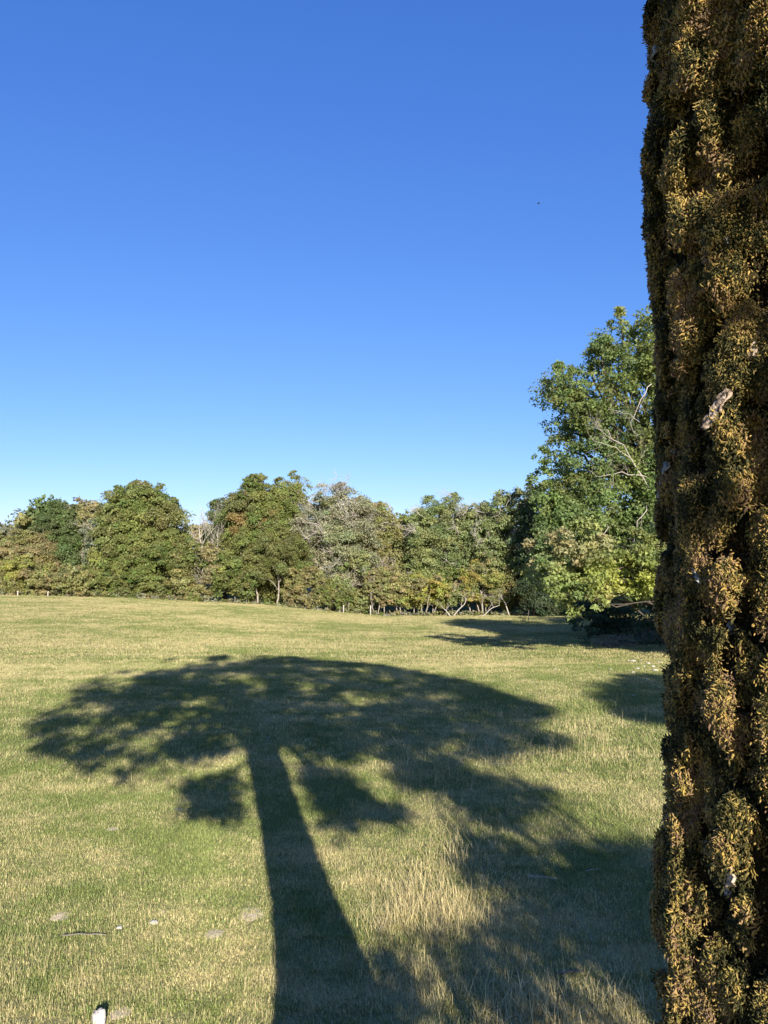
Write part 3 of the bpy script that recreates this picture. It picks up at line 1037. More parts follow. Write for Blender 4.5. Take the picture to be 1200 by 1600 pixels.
for k, (px, py, s, lab) in enumerate([(240, 1448, 13, 'whitish stone among dry grass, rounder of the two'), (186, 1455, 9, 'small grey stone among dry grass near the round one')]):
    g = on_ground(px, py)
    o = link('stone', stone_kinds[k + 1], None, g + np.array([0, 0, 0.03]))
    r = s * 0.5 * g[1] / FPX
    o.scale = (r, r, r)
    o.location.z -= 0.012
    tag(o, lab, 'stone')

# white weathered post rising from the bank at the lower edge
M_WHITE = bark_mat('white_paint_worn', (0.32, 0.29, 0.25), (0.72, 0.68, 0.62), 30)
tipp = at_depth(153, 1590, 6.15)
tipp[2] = float(ground_z(tipp[0], tipp[1]))
nS = 12
rgp = np.random.default_rng(3)
th_ = np.arange(nS) * 2 * math.pi / nS
rr_ = 0.045 * (1 + 0.10 * rgp.normal(size=nS))
vv_ = []
for lev, (zz_, kk_) in enumerate([(-0.2, 1.0), (0.03, 1.0), (0.075, 0.97), (0.095, 0.86), (0.098, 0.5)]):
    for a_, r_ in zip(th_, rr_):
        vv_.append((r_ * kk_ * math.cos(a_) * 1.15, r_ * kk_ * math.sin(a_) * 0.8, zz_ + (0.014 * math.sin(a_ + 1) + 0.008 * math.cos(a_ * 5)) * (lev > 1)))
vv_.append((0, 0, 0.10))
q_ = [[l * nS + i_, l * nS + (i_ + 1) % nS, (l + 1) * nS + (i_ + 1) % nS, (l + 1) * nS + i_] for l in range(4) for i_ in range(nS)]
t_ = [[4 * nS + i_, 4 * nS + (i_ + 1) % nS, 5 * nS] for i_ in range(nS)]
root = link('wooden_post', mesh_np('wooden_post', vv_, [np.array(q_), np.array(t_)], M_WHITE), None, tipp)
tag(root, 'worn whitish wooden post stump at the lower edge of the grass', 'post')

# tiny bird high in the sky
bp = at_depth(841, 318, 110)
root = empty('bird', bp)
tag(root, 'tiny dark bird gliding high in the blue sky', 'bird')
mb = MB()
mb.tube([(-0.17, 0, 0), (-0.10, 0, 0.0), (0, 0, 0), (0.12, 0, 0), (0.2, 0, 0.01), (0.3, 0, 0)], [0.015, 0.045, 0.06, 0.05, 0.025, 0.035], 8)
for s in (-1, 1):
    mb.add([(-0.05, 0, 0.03), (0.10, 0, 0.03), (0.08, s * 0.25, 0.10), (-0.02, s * 0.25, 0.10), (0.12, s * 0.5, 0.05)], q=[[0, 1, 2, 3]], t=[[3, 2, 4]])
m_bird = bark_mat('dark_feather', (0.02, 0.02, 0.022), (0.05, 0.05, 0.05), 10)
link('body', mb.mesh('body', m_bird), root)

# ------------------------------------------------------------------ grass
def grass_patch(seed, n, size, hmean, wid, lie=0.5, tone=1.0):
    rg = np.random.default_rng(seed)
    x = rg.uniform(-size / 2, size / 2, n)
    y = rg.uniform(-size / 2, size / 2, n)
    den = noise(x * 7 + seed, y * 7, 0, 2)
    h = hmean * rg.lognormal(0, 0.35, n) * (0.6 + 0.8 * den)
    th = rg.uniform(0, 2 * math.pi, n)
    lean = np.abs(rg.normal(size=n)) * lie + 0.1
    w = wid * rg.uniform(0.6, 1.3, n)
    d = np.stack([np.cos(th), np.sin(th)], -1)
    s = np.stack([-np.sin(th), np.cos(th)], -1)
    b = np.stack([x, y], -1)
    ln = h * np.sin(np.minimum(lean, 1.45))
    hz = h * np.cos(np.minimum(lean, 1.45))
    v = np.empty((n, 5, 3))
    m = b + d * (ln * 0.35)[:, None]
    t = b + d * ln[:, None]
    v[:, 0, :2] = b - s * w[:, None] / 2; v[:, 0, 2] = -0.012
    v[:, 1, :2] = b + s * w[:, None] / 2; v[:, 1, 2] = -0.012
    v[:, 2, :2] = m + s * w[:, None] * 0.42; v[:, 2, 2] = hz * 0.6
    v[:, 3, :2] = m - s * w[:, None] * 0.42; v[:, 3, 2] = hz * 0.6
    v[:, 4, :2] = t; v[:, 4, 2] = hz
    k = np.arange(n)[:, None] * 5
    q = k + np.array([[0, 1, 2, 3]])
    tt = k + np.array([[3, 2, 4]])
    thr = rg.uniform(0, 1, n)
    c = np.stack([thr, rg.uniform(0.5, 1.35, n) * tone, rg.uniform(0, 1, n)], -1)
    return mesh_np('grass_patch', v.reshape(-1, 3), [q, tt], M_BLADE, np.repeat(c, 5, 0))


def patches(name, y0, y1, size, protos, label, seed, xl=0.56, xr=0.44, dens=1.0):
    rg = np.random.default_rng(seed)
    step = size * 0.86
    pts = []
    y = y0
    while y < y1:
        xs = np.arange(-xl * y - size * 1.5, xr * y + size * 1.5, step)
        for x in xs:
            pts.append((x + rg.uniform(-0.1, 0.1) * size, y + rg.uniform(-0.1, 0.1) * size))
        y += step
    p = np.array(pts)
    e = 0.2
    z = ground_z(p[:, 0], p[:, 1])
    gx = (ground_z(p[:, 0] + e, p[:, 1]) - ground_z(p[:, 0] - e, p[:, 1])) / (2 * e)
    gy = (ground_z(p[:, 0], p[:, 1] + e) - ground_z(p[:, 0], p[:, 1] - e)) / (2 * e)
    rot = np.stack([np.arctan(gy), -np.arctan(gx), rg.uniform(0, 6.28, len(p)) * 0], -1)
    # quarter turns about the patch's own axis are folded into the choice of kind
    o = scatter(name, np.column_stack([p, z]), rot, np.ones(len(p)), rg.integers(0, len(protos), len(p)), protos)
    tag(o, label, 'grass', kind='stuff')
    return o


near = [grass_patch(i, 5600, 0.62, 0.028, 0.0045, 1.1) for i in range(8)]
mid = [grass_patch(20 + i, 5600, 1.25, 0.040, 0.0078, 0.9, 0.92) for i in range(7)]
far = [grass_patch(40 + i, 5200, 2.6, 0.055, 0.016, 0.7, 0.80) for i in range(6)]
patches('grazed_grass', 5.0, 13.0, 0.62, near, 'short grazed grass, half green half straw, at the foot of the bank', 1)
patches('pasture_grass', 13.0, 30.0, 1.25, mid, 'short pasture grass under and around the tree shadow', 2)
patches('meadow_grass', 29.5, 85.0, 2.6, far, 'pale dry grass of the far slope up to the wood', 3)


def stalk_tuft(seed, n, h, spread, lie, wid=0.0045):
    rg = np.random.default_rng(seed)
    mb = MB()
    for k in range(n):
        th = rg.uniform(0, 2 * math.pi)
        b = np.array([rg.normal() * spread, rg.normal() * spread, -0.01])
        L = h * rg.lognormal(0, 0.35)
        a0 = abs(rg.normal()) * lie * 0.5
        a1 = a0 + abs(rg.normal()) * lie + 0.15
        d = np.array([math.cos(th), math.sin(th), 0])
        s = np.array([-math.sin(th), math.cos(th), 0])
        p = b.copy()
        v = []
        for i, f in enumerate((0, 0.33, 0.66, 1.0)):
            a = a0 + (a1 - a0) * f
            if i: p = p + (d * math.sin(a) + np.array([0, 0, math.cos(a)])) * L / 3
            w = wid * (1, 0.85, 0.65, 0.25)[i] * 0.5
            v += [p - s * w, p + s * w]
        c = (rg.uniform(0, 0.55), rg.uniform(0.8, 1.25), rg.uniform(0, 1))
        mb.add(v, q=[[0, 1, 3, 2], [2, 3, 5, 4], [4, 5, 7, 6]], c=c)
    return mb.mesh('stalk_tuft', M_STRAW)


def straw_material():
    m, nt, out = new_mat('straw')
    at = N(nt, 'ShaderNodeAttribute', attribute_name='col')
    sep = N(nt, 'ShaderNodeSeparateColor')
    nt.links.new(at.outputs['Color'], sep.inputs[0])
    c = mixc(nt, sep.outputs[2], (0.68, 0.58, 0.29), (0.48, 0.40, 0.18))
    v = N(nt, 'ShaderNodeCombineColor')
    for i in range(3): nt.links.new(sep.outputs[1], v.inputs[i])
    c = mixc(nt, 1.0, c, v.outputs[0], 'MULTIPLY')
    p = N(nt, 'ShaderNodeBsdfPrincipled')
    p.inputs['Roughness'].default_value = 0.55
    p.inputs['Specular IOR Level'].default_value = 0.3
    nt.links.new(c, p.inputs['Base Color'])
    t = N(nt, 'ShaderNodeBsdfTranslucent')
    nt.links.new(c, t.inputs['Color'])
    mx = N(nt, 'ShaderNodeMixShader')
    mx.inputs[0].default_value = 0.2
    nt.links.new(p.outputs[0], mx.inputs[1])
    nt.links.new(t.outputs[0], mx.inputs[2])
    nt.links.new(mx.outputs[0], out.inputs[0])
    return m


M_STRAW = straw_material()


def stalks(name, zones, protos, label, seed):
    """zones: px ellipse cx, cy, rx, ry, n"""
    rg = np.random.default_rng(seed)
    pts = []
    for (cx, cy, rx, ry, n, s) in zones:
        for k in range(n):
            a, b = rg.normal(size=2) * 0.55
            py = cy + b * ry
            if py < 945 or py > 1660: continue
            g = on_ground(cx + a * rx, min(py, 1640))
            pts.append((*g, s * rg.uniform(0.7, 1.25)))
    p = np.array(pts)
    rot = np.zeros((len(p), 3))
    rot[:, 2] = rg.uniform(0, 6.28, len(p))
    o = scatter(name, p[:, :3], rot, p[:, 3], rg.integers(0, len(protos), len(p)), protos)
    tag(o, label, 'grass', kind='stuff')


tall = [stalk_tuft(60 + i, 11, 0.125, 0.06, 0.8, 0.006) for i in range(6)]
thin = [stalk_tuft(80 + i, 5, 0.24, 0.06, 0.4, 0.004) for i in range(6)]
lying = [stalk_tuft(70 + i, 16, 0.16, 0.08, 1.3, 0.005) for i in range(5)]
stalks('dead_grass_stalks', [(680, 1390, 75, 60, 70, 0.9), (720, 1320, 60, 40, 40, 0.9), (640, 1440, 60, 24, 30, 0.9), (700, 1440, 70, 40, 40, 0.9),
                             (830, 1585, 90, 40, 90, 1.1), (980, 1580, 60, 50, 40, 0.9), (640, 1540, 60, 50, 34, 0.9), (850, 1400, 60, 20, 16, 0.6),
                             (555, 1560, 60, 50, 26, 0.8), (600, 1380, 60, 60, 16, 0.7)], tall, 'tall bleached grass stalks in a thick clump at the shadow edge', 4)
stalks('flattened_dead_grass', [(650, 1420, 60, 30, 60, 0.9), (600, 1450, 40, 16, 20, 0.8), (720, 1440, 60, 30, 40, 0.8), (760, 1370, 40, 30, 14, 0.7)], lying, 'flattened tangle of bleached grass beside the trunk shadow', 5)
stalks('scattered_seed_stalks', [(880, 1160, 110, 40, 90, 1.1), (900, 1130, 120, 40, 40, 1.2), (960, 1190, 70, 30, 40, 1.0), (780, 1190, 60, 30, 26, 1.0), (740, 1100, 50, 70, 40, 0.9),
                                 (700, 1210, 80, 40, 30, 1.0), (600, 1240, 120, 60, 40, 0.8), (1000, 1280, 60, 20, 30, 0.8), (700, 1080, 80, 30, 30, 0.9), (760, 1050, 60, 20, 26, 0.9),
                                 (200, 1480, 240, 60, 170, 0.42), (120, 1560, 200, 60, 130, 0.45), (380, 1560, 120, 60, 80, 0.45), (150, 1330, 200, 80, 90, 0.4), (300, 1220, 260, 40, 60, 0.6),
                                 (540, 1380, 60, 80, 50, 0.5), (850, 1450, 150, 60, 60, 0.6), (820, 1290, 100, 30, 40, 0.6), (100, 1200, 120, 50, 40, 0.6), (870, 1010, 120, 14, 30, 1.0)], thin,
       'thin dry seed stalks scattered over the pasture', 6)

# ------------------------------------------------------------------ the mossy oak whose shadow lies on the grass
TRX, TRY = 0.763, 1.165


def trunk_centre(z):
    z = np.asarray(z, float)
    return TRX + 0.045 * (z - 3.5) * (z > 3.5) * sstep(4.6, 6.0, z) * 2.2, TRY - 0.0 * z


def trunk_rad(z):
    return np.interp(z, [1.2, 1.7, 2.1, 2.6, 3.0, 3.4, 4.0, 4.4, 4.7, 5.2, 5.6, 6.2], [0.78, 0.58, 0.44, 0.375, 0.335, 0.318, 0.316, 0.326, 0.322, 0.33, 0.33, 0.30]) - 0.048


def trunk_disp(th, z):
    """bark relief: deep vertical plates and lumps under the moss"""
    a = th * 5.2
    warp = 1.2 * (noise(a * 0.35, z * 0.9, 0, 41) - 0.5)
    rid = 1 - np.abs(2 * noise((a + warp) * 0.95, z * 1.0, 0, 42) - 1)
    fine = fbm(a * 8, z * 45, 0, 45, 2)
    return 0.046 * (rid - 0.5) + 0.052 * (chunks(th, z) - 0.35) + 0.010 * (fine - 0.5)


def chunks(th, z):
    """crusty clumps a few centimetres across, divided by deep cracks"""
    a = th * 5.2
    w1 = 1.0 * (noise(a * 1.3, z * 11, 0, 46) - 0.5)
    w2 = 1.0 * (noise(a * 1.3, z * 11, 0, 49) - 0.5)
    c = noise(a * 1.9 + w1, z * 17 + w2, 0, 47)
    c2 = noise(a * 4.4 - w1, z * 40 + w2, 0, 48)
    k1 = np.abs(2 * noise(a * 0.95 + w2 * 0.7, z * 7.5 + w1 * 0.7, 0, 53) - 1)
    k2 = np.abs(2 * noise(a * 2.1 - w2 * 0.7, z * 15 + w1 * 0.7, 0, 54) - 1)
    crack = sstep(0.02, 0.26, k1) * (0.35 + 0.65 * sstep(0.0, 0.22, k2))
    return sstep(0.26, 0.66, c * 0.60 + c2 * 0.40) * crack


def mossiness(th, z):
    a = th * 5.2
    return fbm(a * 0.9, z * 2.6, 0, 51, 2) * 0.42 + 0.58 * chunks(th, z)


def trunk_point(th, z, off=0.0):
    cx, cy = trunk_centre(z)
    r = trunk_rad(z) + trunk_disp(th, z) + off
    return np.stack([cx + r * np.cos(th), cy + r * np.sin(th), z + 0 * r], -1)


def mossy_bark_material():
    m, nt, out = new_mat('mossy_oak_bark')
    co = N(nt, 'ShaderNodeTexCoord').outputs['Object']
    f = tex(nt, 26, 8, 0.7, co, (1, 1, 0.45))
    g = tex(nt, 7, 4, 0.6, co, (1, 1, 0.5))
    c = ramp(nt, f, [(0.36, (0.010, 0.008, 0.006)), (0.55, (0.035, 0.029, 0.021)), (0.75, (0.10, 0.09, 0.07))])
    mg = ramp(nt, g, [(0.42, (0, 0, 0)), (0.56, (1, 1, 1))])
    mc = ramp(nt, tex(nt, 90, 5, 0.7, co), [(0.35, (0.012, 0.011, 0.005)), (0.7, (0.085, 0.07, 0.024))])
    c = mixc(nt, mg, c, mc)
    lg = ramp(nt, tex(nt, 11, 6, 0.7, co, (1.6, 1.6, 0.6)), [(0.66, (0, 0, 0)), (0.70, (1, 1, 1))])
    c = mixc(nt, lg, c, (0.33, 0.35, 0.34))
    p = N(nt, 'ShaderNodeBsdfPrincipled')
    p.inputs['Roughness'].default_value = 0.95
    p.inputs['Specular IOR Level'].default_value = 0.1
    nt.links.new(c, p.inputs['Base Color'])
    b = N(nt, 'ShaderNodeBump')
    b.inputs['Strength'].default_value = 1.0
    b.inputs['Distance'].default_value = 0.02
    nt.links.new(f, b.inputs['Height'])
    nt.links.new(b.outputs[0], p.inputs['Normal'])
    nt.links.new(p.outputs[0], out.inputs[0])
    return m


def moss_material():
    m, nt, out = new_mat('dry_moss')
    pos = N(nt, 'ShaderNodeNewGeometry').outputs['Position']
    at = N(nt, 'ShaderNodeAttribute', attribute_name='col')
    rnd = N(nt, 'ShaderNodeObjectInfo').outputs['Random']
    f = tex(nt, 11.0, 4, 0.65, pos)
    mixf = math_n(nt, 'ADD', math_n(nt, 'MULTIPLY', math_n(nt, 'SUBTRACT', f, 0.5), 4.2), math_n(nt, 'MULTIPLY', rnd, 1.0))
    cl = N(nt, 'ShaderNodeClamp')
    nt.links.new(mixf, cl.inputs[0])
    c = ramp(nt, cl.outputs[0], [(0.0, (0.030, 0.033, 0.012)), (0.35, (0.095, 0.085, 0.028)), (0.64, (0.34, 0.255, 0.080)), (0.85, (0.38, 0.26, 0.095)), (1.0, (0.20, 0.135, 0.075))])
    c = mixc(nt, 1.0, c, at.outputs['Color'], 'MULTIPLY')
    p = N(nt, 'ShaderNodeBsdfPrincipled')
    p.inputs['Roughness'].default_value = 0.7
    p.inputs['Specular IOR Level'].default_value = 0.2
    nt.links.new(c, p.inputs['Base Color'])
    nt.links.new(p.outputs[0], out.inputs[0])
    return m


M_OAK = mossy_bark_material()
M_MOSS = moss_material()


def frond_cluster(seed, n, spread, L0, wid, droop=1.0, tone=1.0):
    """a hanging clump of curled moss shoots; local +Z points away from the bark, local -Y down"""
    rg = np.random.default_rng(seed)
    mb = MB()
    for k in range(n):
        b = np.array([rg.normal() * spread, rg.normal() * spread, -0.003 + abs(rg.normal()) * 0.002])
        L = L0 * rg.uniform(0.6, 1.4)
        az = rg.normal() * 0.9
        d = np.array([math.sin(az) * 0.7, -math.cos(az) * droop * 0.5, 0.9]) + rg.normal(size=3) * 0.25
        curl = rg.uniform(0.5, 1.5) * rg.choice([-1, 1], p=[0.35, 0.65])
        ax = np.array([1, 0, 0]) + rg.normal(size=3) * 0.4
        p = [b]
        d = d / np.linalg.norm(d)
        for s in range(3):
            d = d + np.cross(ax, d) * curl * 0.75 * (1 if s else 0.4)
            d /= np.linalg.norm(d)
            p.append(p[-1] + d * L / 3)
        w = wid * rg.uniform(0.7, 1.3)
        br = rg.uniform(0.6, 1.35) * tone
        mb.tube(p, np.array([0.6, 1.0, 0.9, 0.3]) * w * 0.5, 3, (br, br * rg.uniform(0.93, 1.05), br * rg.uniform(0.7, 1.1)), cap=False)
    return mb.mesh('moss_cushion', M_MOSS, True)


def surf_frame(th, z):
    """euler that turns local Z to the outward normal and local Y to up"""
    e = 0.01
    out = []
    for t, zz in zip(th, z):
        n = Vector((math.cos(t), math.sin(t), 0.0))
        yv = Vector((0, 0, 1))
        xv = yv.cross(n)
        out.append(Matrix((xv, yv, n)).transposed().to_euler())
    return np.array([(e_.x, e_.y, e_.z) for e_ in out])


oak = empty('mossy_oak_tree', (0, 0, 0))
tag(oak, 'old oak with thick mossy trunk close to the camera, its crown casting the big shadow', 'tree')
rg = np.random.default_rng(90)
# trunk surface: fine on the side that is seen
th_f = np.linspace(R(140), R(300), 330)
th_c = np.linspace(R(300), R(500), 40)[1:-1]
th = np.concatenate([th_f, th_c])
zz = np.concatenate([np.linspace(1.2, 2.7, 30), np.linspace(2.71, 5.0, 300), np.linspace(5.05, 6.2, 24)])
T, Z = np.meshgrid(th, zz)
v = trunk_point(T.ravel() % (2 * math.pi), Z.ravel())
nt_, nz = len(th), len(zz)
i = np.arange(nz - 1)[:, None] * nt_
j = np.arange(nt_)[None, :]
j2 = (j + 1) % nt_
q = np.stack([i + j, i + j2, i + nt_ + j2, i + nt_ + j], -1).reshape(-1, 4)
link('trunk', mesh_np('trunk', v, q, M_OAK, smooth=True), oak)

# moss over the bark
cl = [frond_cluster(200 + k, 30, 0.0058, 0.0078, 0.0026) for k in range(7)]
cl += [frond_cluster(220 + k, 36, 0.0065, 0.0050, 0.0019) for k in range(4)]
cl += [frond_cluster(240 + k, 24, 0.008, 0.0045, 0.0016, 1.0, 0.33) for k in range(3)]  # dark shoots for the gaps, crevice shade put into their colour
n = 140000
tt = rg.uniform(R(135), R(292), n)
zz = rg.uniform(2.75, 4.95, n)
ms = mossiness(tt, zz)
keep = (ms > 0.44) | (rg.uniform(0, 1, n) < 0.22)
tt, zz, ms = tt[keep], zz[keep], ms[keep]
big = fbm(tt * 9, zz * 2.2, 0, 63, 2) > 0.47
idx = np.where(ms < 0.44, rg.integers(11, 14, len(tt)), np.where(big, rg.integers(0, 7, len(tt)), rg.integers(7, 11, len(tt))))
rot = surf_frame(tt, zz)
pts = trunk_point(tt, zz, 0.002)
o = scatter('moss', pts, rot, rg.uniform(0.7, 1.35, len(tt)), idx, cl, oak)
tag(o, kind='stuff')

# distinct bulging cushions, each its own part
cush = [frond_cluster(300 + k, 240, 0.013, 0.0095, 0.0026, 1.2) for k in range(5)]
spots = []
for (px, py) in [(998, 205), (1008, 235), (1036, 690), (1036, 730), (1048, 870), (1060, 850), (1044, 1050), (1040, 1030), (1030, 1290), (1026, 1440), (1022, 1550), (1010, 130), (1018, 380)]:
    # silhouette cushions: on the limb of the trunk as seen from the camera
    y = TRY + 0.13
    p = at_depth(px, py, y)
    spots.append((R(180 - 24), p[2], rg.uniform(1.1, 1.5)))
for k in range(40):
    t_, z_ = rg.uniform(R(180), R(285)), rg.uniform(2.85, 4.8)
    if mossiness(np.array([t_]), np.array([z_]))[0] > 0.52:
        spots.append((t_, z_, rg.uniform(0.5, 0.95)))
for k, (t_, z_, s_) in enumerate(spots):
    o = link('moss_cushion', cush[k % 5], oak)
    o.location = trunk_point(np.array([t_]), np.array([z_]), 0.0)[0]
    o.rotation_euler = surf_frame([t_], [z_])[0]
    o.scale = (s_, s_, s_)


# peeling bark flakes and lichen scales
def surface_at_px(px, py):
    """point of the trunk seen at this pixel (march along the ray)"""
    d = pix_ray(px, py)
    for t in np.arange(0.6, 1.8, 0.004):
        p = np.array([0, 0, EYE]) + d * t
        cx, cy = trunk_centre(p[2])
        th_ = math.atan2(p[1] - cy, p[0] - cx) % (2 * math.pi)
        r_ = math.hypot(p[0] - cx, p[1] - cy)
        if r_ < trunk_rad(p[2]) + trunk_disp(np.array([th_]), np.array([p[2]]))[0]:
            return p, th_
    return None, None


M_FLAKE = bark_mat('peeling_bark', (0.34, 0.24, 0.17), (0.75, 0.62, 0.48), 40, 1.0)
M_LICHEN = bark_mat('grey_lichen', (0.22, 0.23, 0.21), (0.50, 0.51, 0.47), 60)


def flake(w, h, rgk, mat, name='bark_flake'):
    rgk = np.random.default_rng(rgk)
    nx, ny = 5, 12
    v = []
    for side in (0, 1):
        for a in range(ny):
            f = a / (ny - 1)
            wl_ = w * (0.35 + 0.65 * math.sin(math.pi * min(1, f * 0.9 + 0.08))) * rgk.uniform(0.8, 1.15)
            sh = rgk.uniform(-0.1, 0.1) * w
            for b in range(nx):
                g = b / (nx - 1) - 0.5
                v.append((g * wl_ + sh, (f - 0.5) * h, 0.004 * math.sin(g * 14 + a) + 0.03 * h * f * f - side * 0.004))
    q = []
    m = nx * ny
    for a in range(ny - 1):
        for b in range(nx - 1):
            i0 = a * nx + b
            q.append([i0, i0 + 1, i0 + nx + 1, i0 + nx])
            q.append([m + i0, m + i0 + nx, m + i0 + nx + 1, m + i0 + 1])
    for a in range(ny - 1):
        for b0 in (0, nx - 1):
            i0 = a * nx + b0
            q.append([i0, i0 + nx, m + i0 + nx, m + i0])
    for b in range(nx - 1):
        for a0 in (0, ny - 1):
            i0 = a0 * nx + b
            q.append([i0, i0 + 1, m + i0 + 1, m + i0])
    return mesh_np(name, v, np.array(q), mat)


for k, (px, py, w, h, ang, col) in enumerate([(1127, 640, 0.017, 0.062, -33, 0), (1142, 1362, 0.030, 0.040, 80, 0), (1180, 535, 0.03, 0.05, 10, 0), (1145, 1380, 0.026, 0.034, 20, 0),
                                              (1060, 612, 0.014, 0.022, 20, 0), (1105, 20, 0.012, 0.045, -15, 1), (1080, 165, 0.014, 0.04, -30, 1), (1140, 385, 0.014, 0.04, 0, 1), (1034, 70, 0.014, 0.05, -5, 1),
                                              (1062, 708, 0.012, 0.016, 70, 1), (1098, 900, 0.005, 0.03, 50, 1), (1112, 1320, 0.008, 0.014, 10, 1), (1150, 975, 0.010, 0.05, -10, 1), (1116, 950, 0.008, 0.05, 5, 1),
                                              (1186, 1090, 0.012, 0.02, 40, 1), (1045, 750, 0.010, 0.06, 0, 1)]):
    p, t_ = surface_at_px(px, py)
    if p is None: continue
    o = link('bark_flake' if not col else 'lichen_scale', flake(w, h, k, M_LICHEN if col else M_FLAKE, 'lichen_scale' if col else 'bark_flake'), oak)
    e_ = surf_frame([t_], [p[2]])[0]
    from mathutils import Euler
    mrot = Euler(e_).to_matrix() @ Matrix.Rotation(R(ang), 3, 'Z') @ Matrix.Rotation(R(-14), 3, 'X')
    o.rotation_euler = mrot.to_euler()
    nrm = np.array([math.cos(t_), math.sin(t_), 0])
    o.location = p + nrm * 0.010


# ------------------------------------------------------------------ oak crown and limbs (behind and above the camera)
def cast_to_pasture(P):
    """follow sunlight from P down to the ground, return pixel"""
    t = np.full(len(P), 0.0)
    G = P.copy()
    for it in range(25):
        h = G[:, 2] - ground_z(G[:, 0], G[:, 1])
        t = t + h / S[2] * 0.9
        G = P - S * t[:, None]
    d = G - np.array([0, 0, EYE])
    cz = d[:, 1] * math.cos(PITCH) + d[:, 2] * math.sin(PITCH)
    cyy = -d[:, 1] * math.sin(PITCH) + d[:, 2] * math.cos(PITCH)
    return 600 + FPX * d[:, 0] / cz, 800 - FPX * cyy / cz, cz


def caster(px, py, y):
    """point at depth y on the sunbeam that reaches the pasture at this pixel"""
    g = on_ground(px, py)
    t = (y - g[1]) / S[1]
    return g + S * t


def inside(px, py, poly):
    poly = np.asarray(poly, float)
    r = np.zeros(len(px), bool)
    j = len(poly) - 1
    for i in range(len(poly)):
        xi, yi = poly[i]
        xj, yj = poly[j]
        c = ((yi > py) != (yj > py)) & (px < (xj - xi) * (py - yi) / (yj - yi + 1e-9) + xi)
        r ^= c
        j = i
    return r


OAK_POLY = [
    ([(48, 1178), (75, 1122), (130, 1080), (200, 1055), (260, 1043), (350, 1033), (450, 1028), (560, 1036), (660, 1050), (760, 1078), (880, 1112), (800, 1128), (858, 1162), (790, 1180), (745, 1195), (700, 1180),
      (680, 1215), (600, 1180), (560, 1200), (500, 1165), (455, 1195), (385, 1180), (330, 1185), (260, 1205), (170, 1222), (120, 1195)], 0.44),
    ([(600, 1200), (720, 1190), (760, 1218), (878, 1235), (850, 1270), (780, 1287), (720, 1270), (640, 1225)], 0.30),
    ([(440, 1190), (520, 1195), (560, 1240), (620, 1262), (600, 1285), (540, 1268), (535, 1300), (490, 1285)], 0.2),
    ([(290, 1237), (345, 1212), (430, 1215), (430, 1282), (320, 1284), (345, 1258)], 0.12),
]
SIDE_POLY = [
    ([(640, 1475), (705, 1480), (745, 1400), (722, 1350), (765, 1310), (835, 1350), (900, 1375), (1100, 1400), (1100, 1640), (800, 1640), (740, 1560), (640, 1540), (600, 1500)], 0.40),
    ([(880, 1325), (1100, 1305), (1100, 1400), (930, 1372)], 0.30),
    ([(925, 1080), (980, 1058), (1160, 1055), (1160, 1145), (1000, 1128)], 0.26),
    ([(540, 1540), (640, 1545), (760, 1600), (760, 1660), (540, 1660)], 0.38),
]


def shade_crown(polys, y_lo, y_hi, n_try, rngs, nseed, zmax=14):
    rg = np.random.default_rng(rngs)
    P = np.column_stack([rg.uniform(-8, 18, n_try), rg.uniform(y_lo, y_hi, n_try), rg.uniform(1.6, zmax, n_try)])
    a, b, cz = cast_to_pasture(P)
    ok = np.zeros(len(P), bool)
    nz_ = 0.5 * noise(P[:, 0] * 0.9, P[:, 2] * 1.5, 0, nseed) + 0.5 * noise(P[:, 0] * 2.4, P[:, 2] * 4.6, 0, nseed + 3)
    fa = 90 * (noise(P[:, 0] * 1.1, P[:, 2] * 3.0, 0, nseed + 7) - 0.5) + 50 * (noise(P[:, 0] * 3, P[:, 2] * 7.0, 0, nseed + 9) - 0.5)
    for poly, th_ in polys:
        ok |= inside(a + fa, b + fa * 0.12, poly) & (nz_ > th_)
    ok &= cz > 1
    # no leaves in the beams that light the lower trunk: their shade would fall on the oak itself
    t = (TRY - P[:, 1]) / (-S[1])
    xh, zh = P[:, 0] - S[0] * t, P[:, 2] - S[2] * t
    ok &= ~((np.abs(xh - TRX) < 0.62) & (zh > 2.5) & (zh < 5.0))
    return P[ok]


def crown_from_points(cen, leaf, nleaf, spread, pal, rg):
    n = len(cen)
    P = np.repeat(cen, nleaf, 0) + rg.normal(size=(n * nleaf, 3)) * spread
    col = np.array(pal)[rg.integers(0, len(pal), n * nleaf)] * rg.uniform(0.7, 1.3, (n * nleaf, 1))
    v, q, c = leaf_cards(P, rg.normal(size=P.shape), leaf * rg.uniform(0.7, 1.3, len(P)), col, rg)
    return mesh_np('crown', v, q, M_LEAF, c)


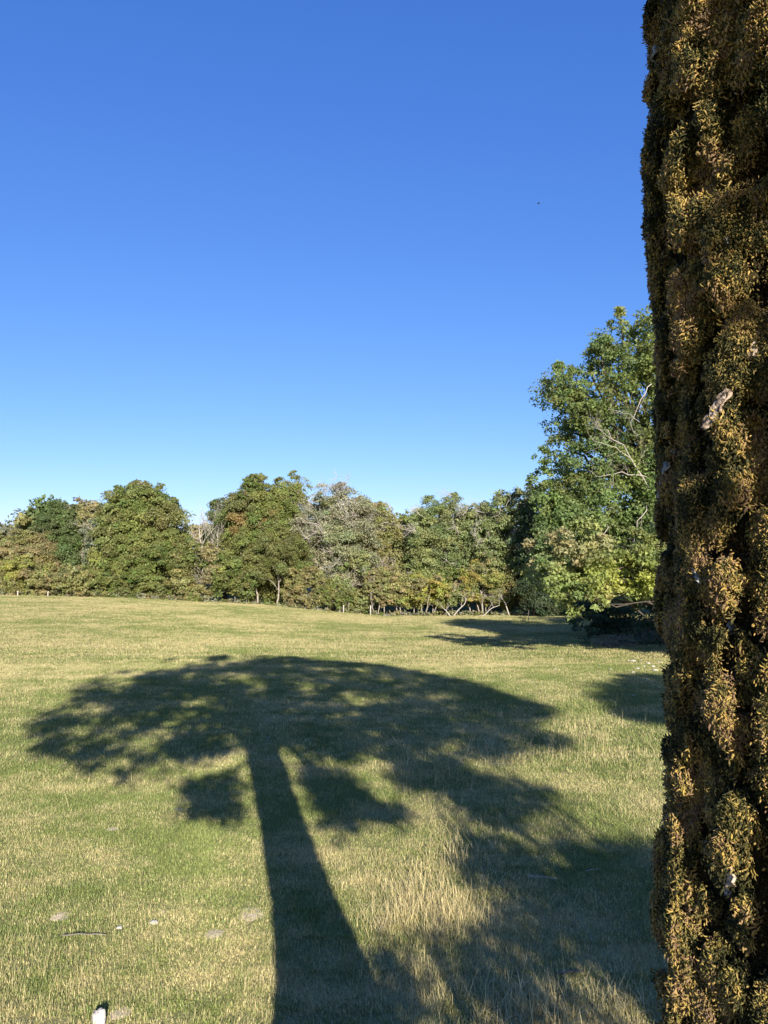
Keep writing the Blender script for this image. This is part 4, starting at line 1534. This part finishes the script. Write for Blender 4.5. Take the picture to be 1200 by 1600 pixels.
rg = np.random.default_rng(91)
cen = shade_crown(OAK_POLY, -3.0, -0.8, 30000, 92, 71)
print('oak clumps', len(cen))
cen = cen[:3200]
link('crown', crown_from_points(cen, 0.11, 26, np.array([0.14, 0.14, 0.07]), GREEN, rg), oak)
mb = MB()
tip = caster(440, 1042, -1.2)
stem0 = np.array([*[float(u) for u in trunk_centre(5.9)], 5.9])
main = [stem0 - [0, 0, 0.8], stem0, (stem0 * 2 + caster(424, 1110, -0.2)) / 3, caster(424, 1110, -0.2), caster(432, 1075, -0.9), tip]
mb.tube(main, [0.33, 0.32, 0.30, 0.25, 0.2, 0.08], 12)
fork = np.array(main[2])
for (px, py, y, r0, src) in [(335, 1055, -1.4, 0.15, 2), (190, 1105, -1.8, 0.13, 1), (110, 1160, -1.6, 0.10, 1), (260, 1175, -1.5, 0.08, 1), (610, 1065, -1.8, 0.13, 2), (770, 1105, -1.7, 0.13, 1),
                             (820, 1160, -1.9, 0.10, 1), (650, 1180, -1.4, 0.09, 1), (540, 1050, -1.6, 0.1, 3), (800, 1245, -1.5, 0.08, 0), (585, 1270, -1.2, 0.07, 0), (335, 1250, -1.2, 0.06, 0), (250, 1060, -2.0, 0.1, 2), (480, 1120, -2, 0.12, 2)]:
    a = np.array(main[src]) if src else stem0 - [0, 0, 0.6]
    b = caster(px, py, y)
    pts = curve_pts(a, b, rg, 8, 0.04, 0.02)
    mb.tube(pts, np.linspace(r0, r0 * 0.25, 8), 7)
    for k in (3, 4, 5, 6, 7):
        twigs(mb, pts[k], (b - a) / np.linalg.norm(b - a) + rg.normal(size=3) * 0.5, 1.0, r0 * 0.3, 1, rg, spread=0.6)
link('limbs', mb.mesh('limbs', M_OAK, True), oak)

rg = np.random.default_rng(93)
cen = shade_crown(SIDE_POLY, -3.4, -2.0, 34000, 94, 81)
print('side clumps', len(cen))
cen = cen[:2600]
thorn = empty('hawthorn_tree', (4.8, -3.6, float(ground_z(4.8, -3.6))))
tag(thorn, 'leafy hawthorn behind the camera that shades the grass beside the mossy trunk', 'tree')
loc = np.array(thorn.location)
link('crown', crown_from_points(cen - loc, 0.10, 26, np.array([0.15, 0.15, 0.10]), GREEN, rg), thorn)
mb = MB()
for k in range(4):
    twigs(mb, (rg.normal() * 0.2, rg.normal() * 0.1, -0.1), (rg.normal() * 0.5, rg.normal() * 0.1, 1), 2.6, 0.09, 3, rg, spread=0.5, up=0.4)
link('trunk', mb.mesh('trunk', M_BARK), thorn)
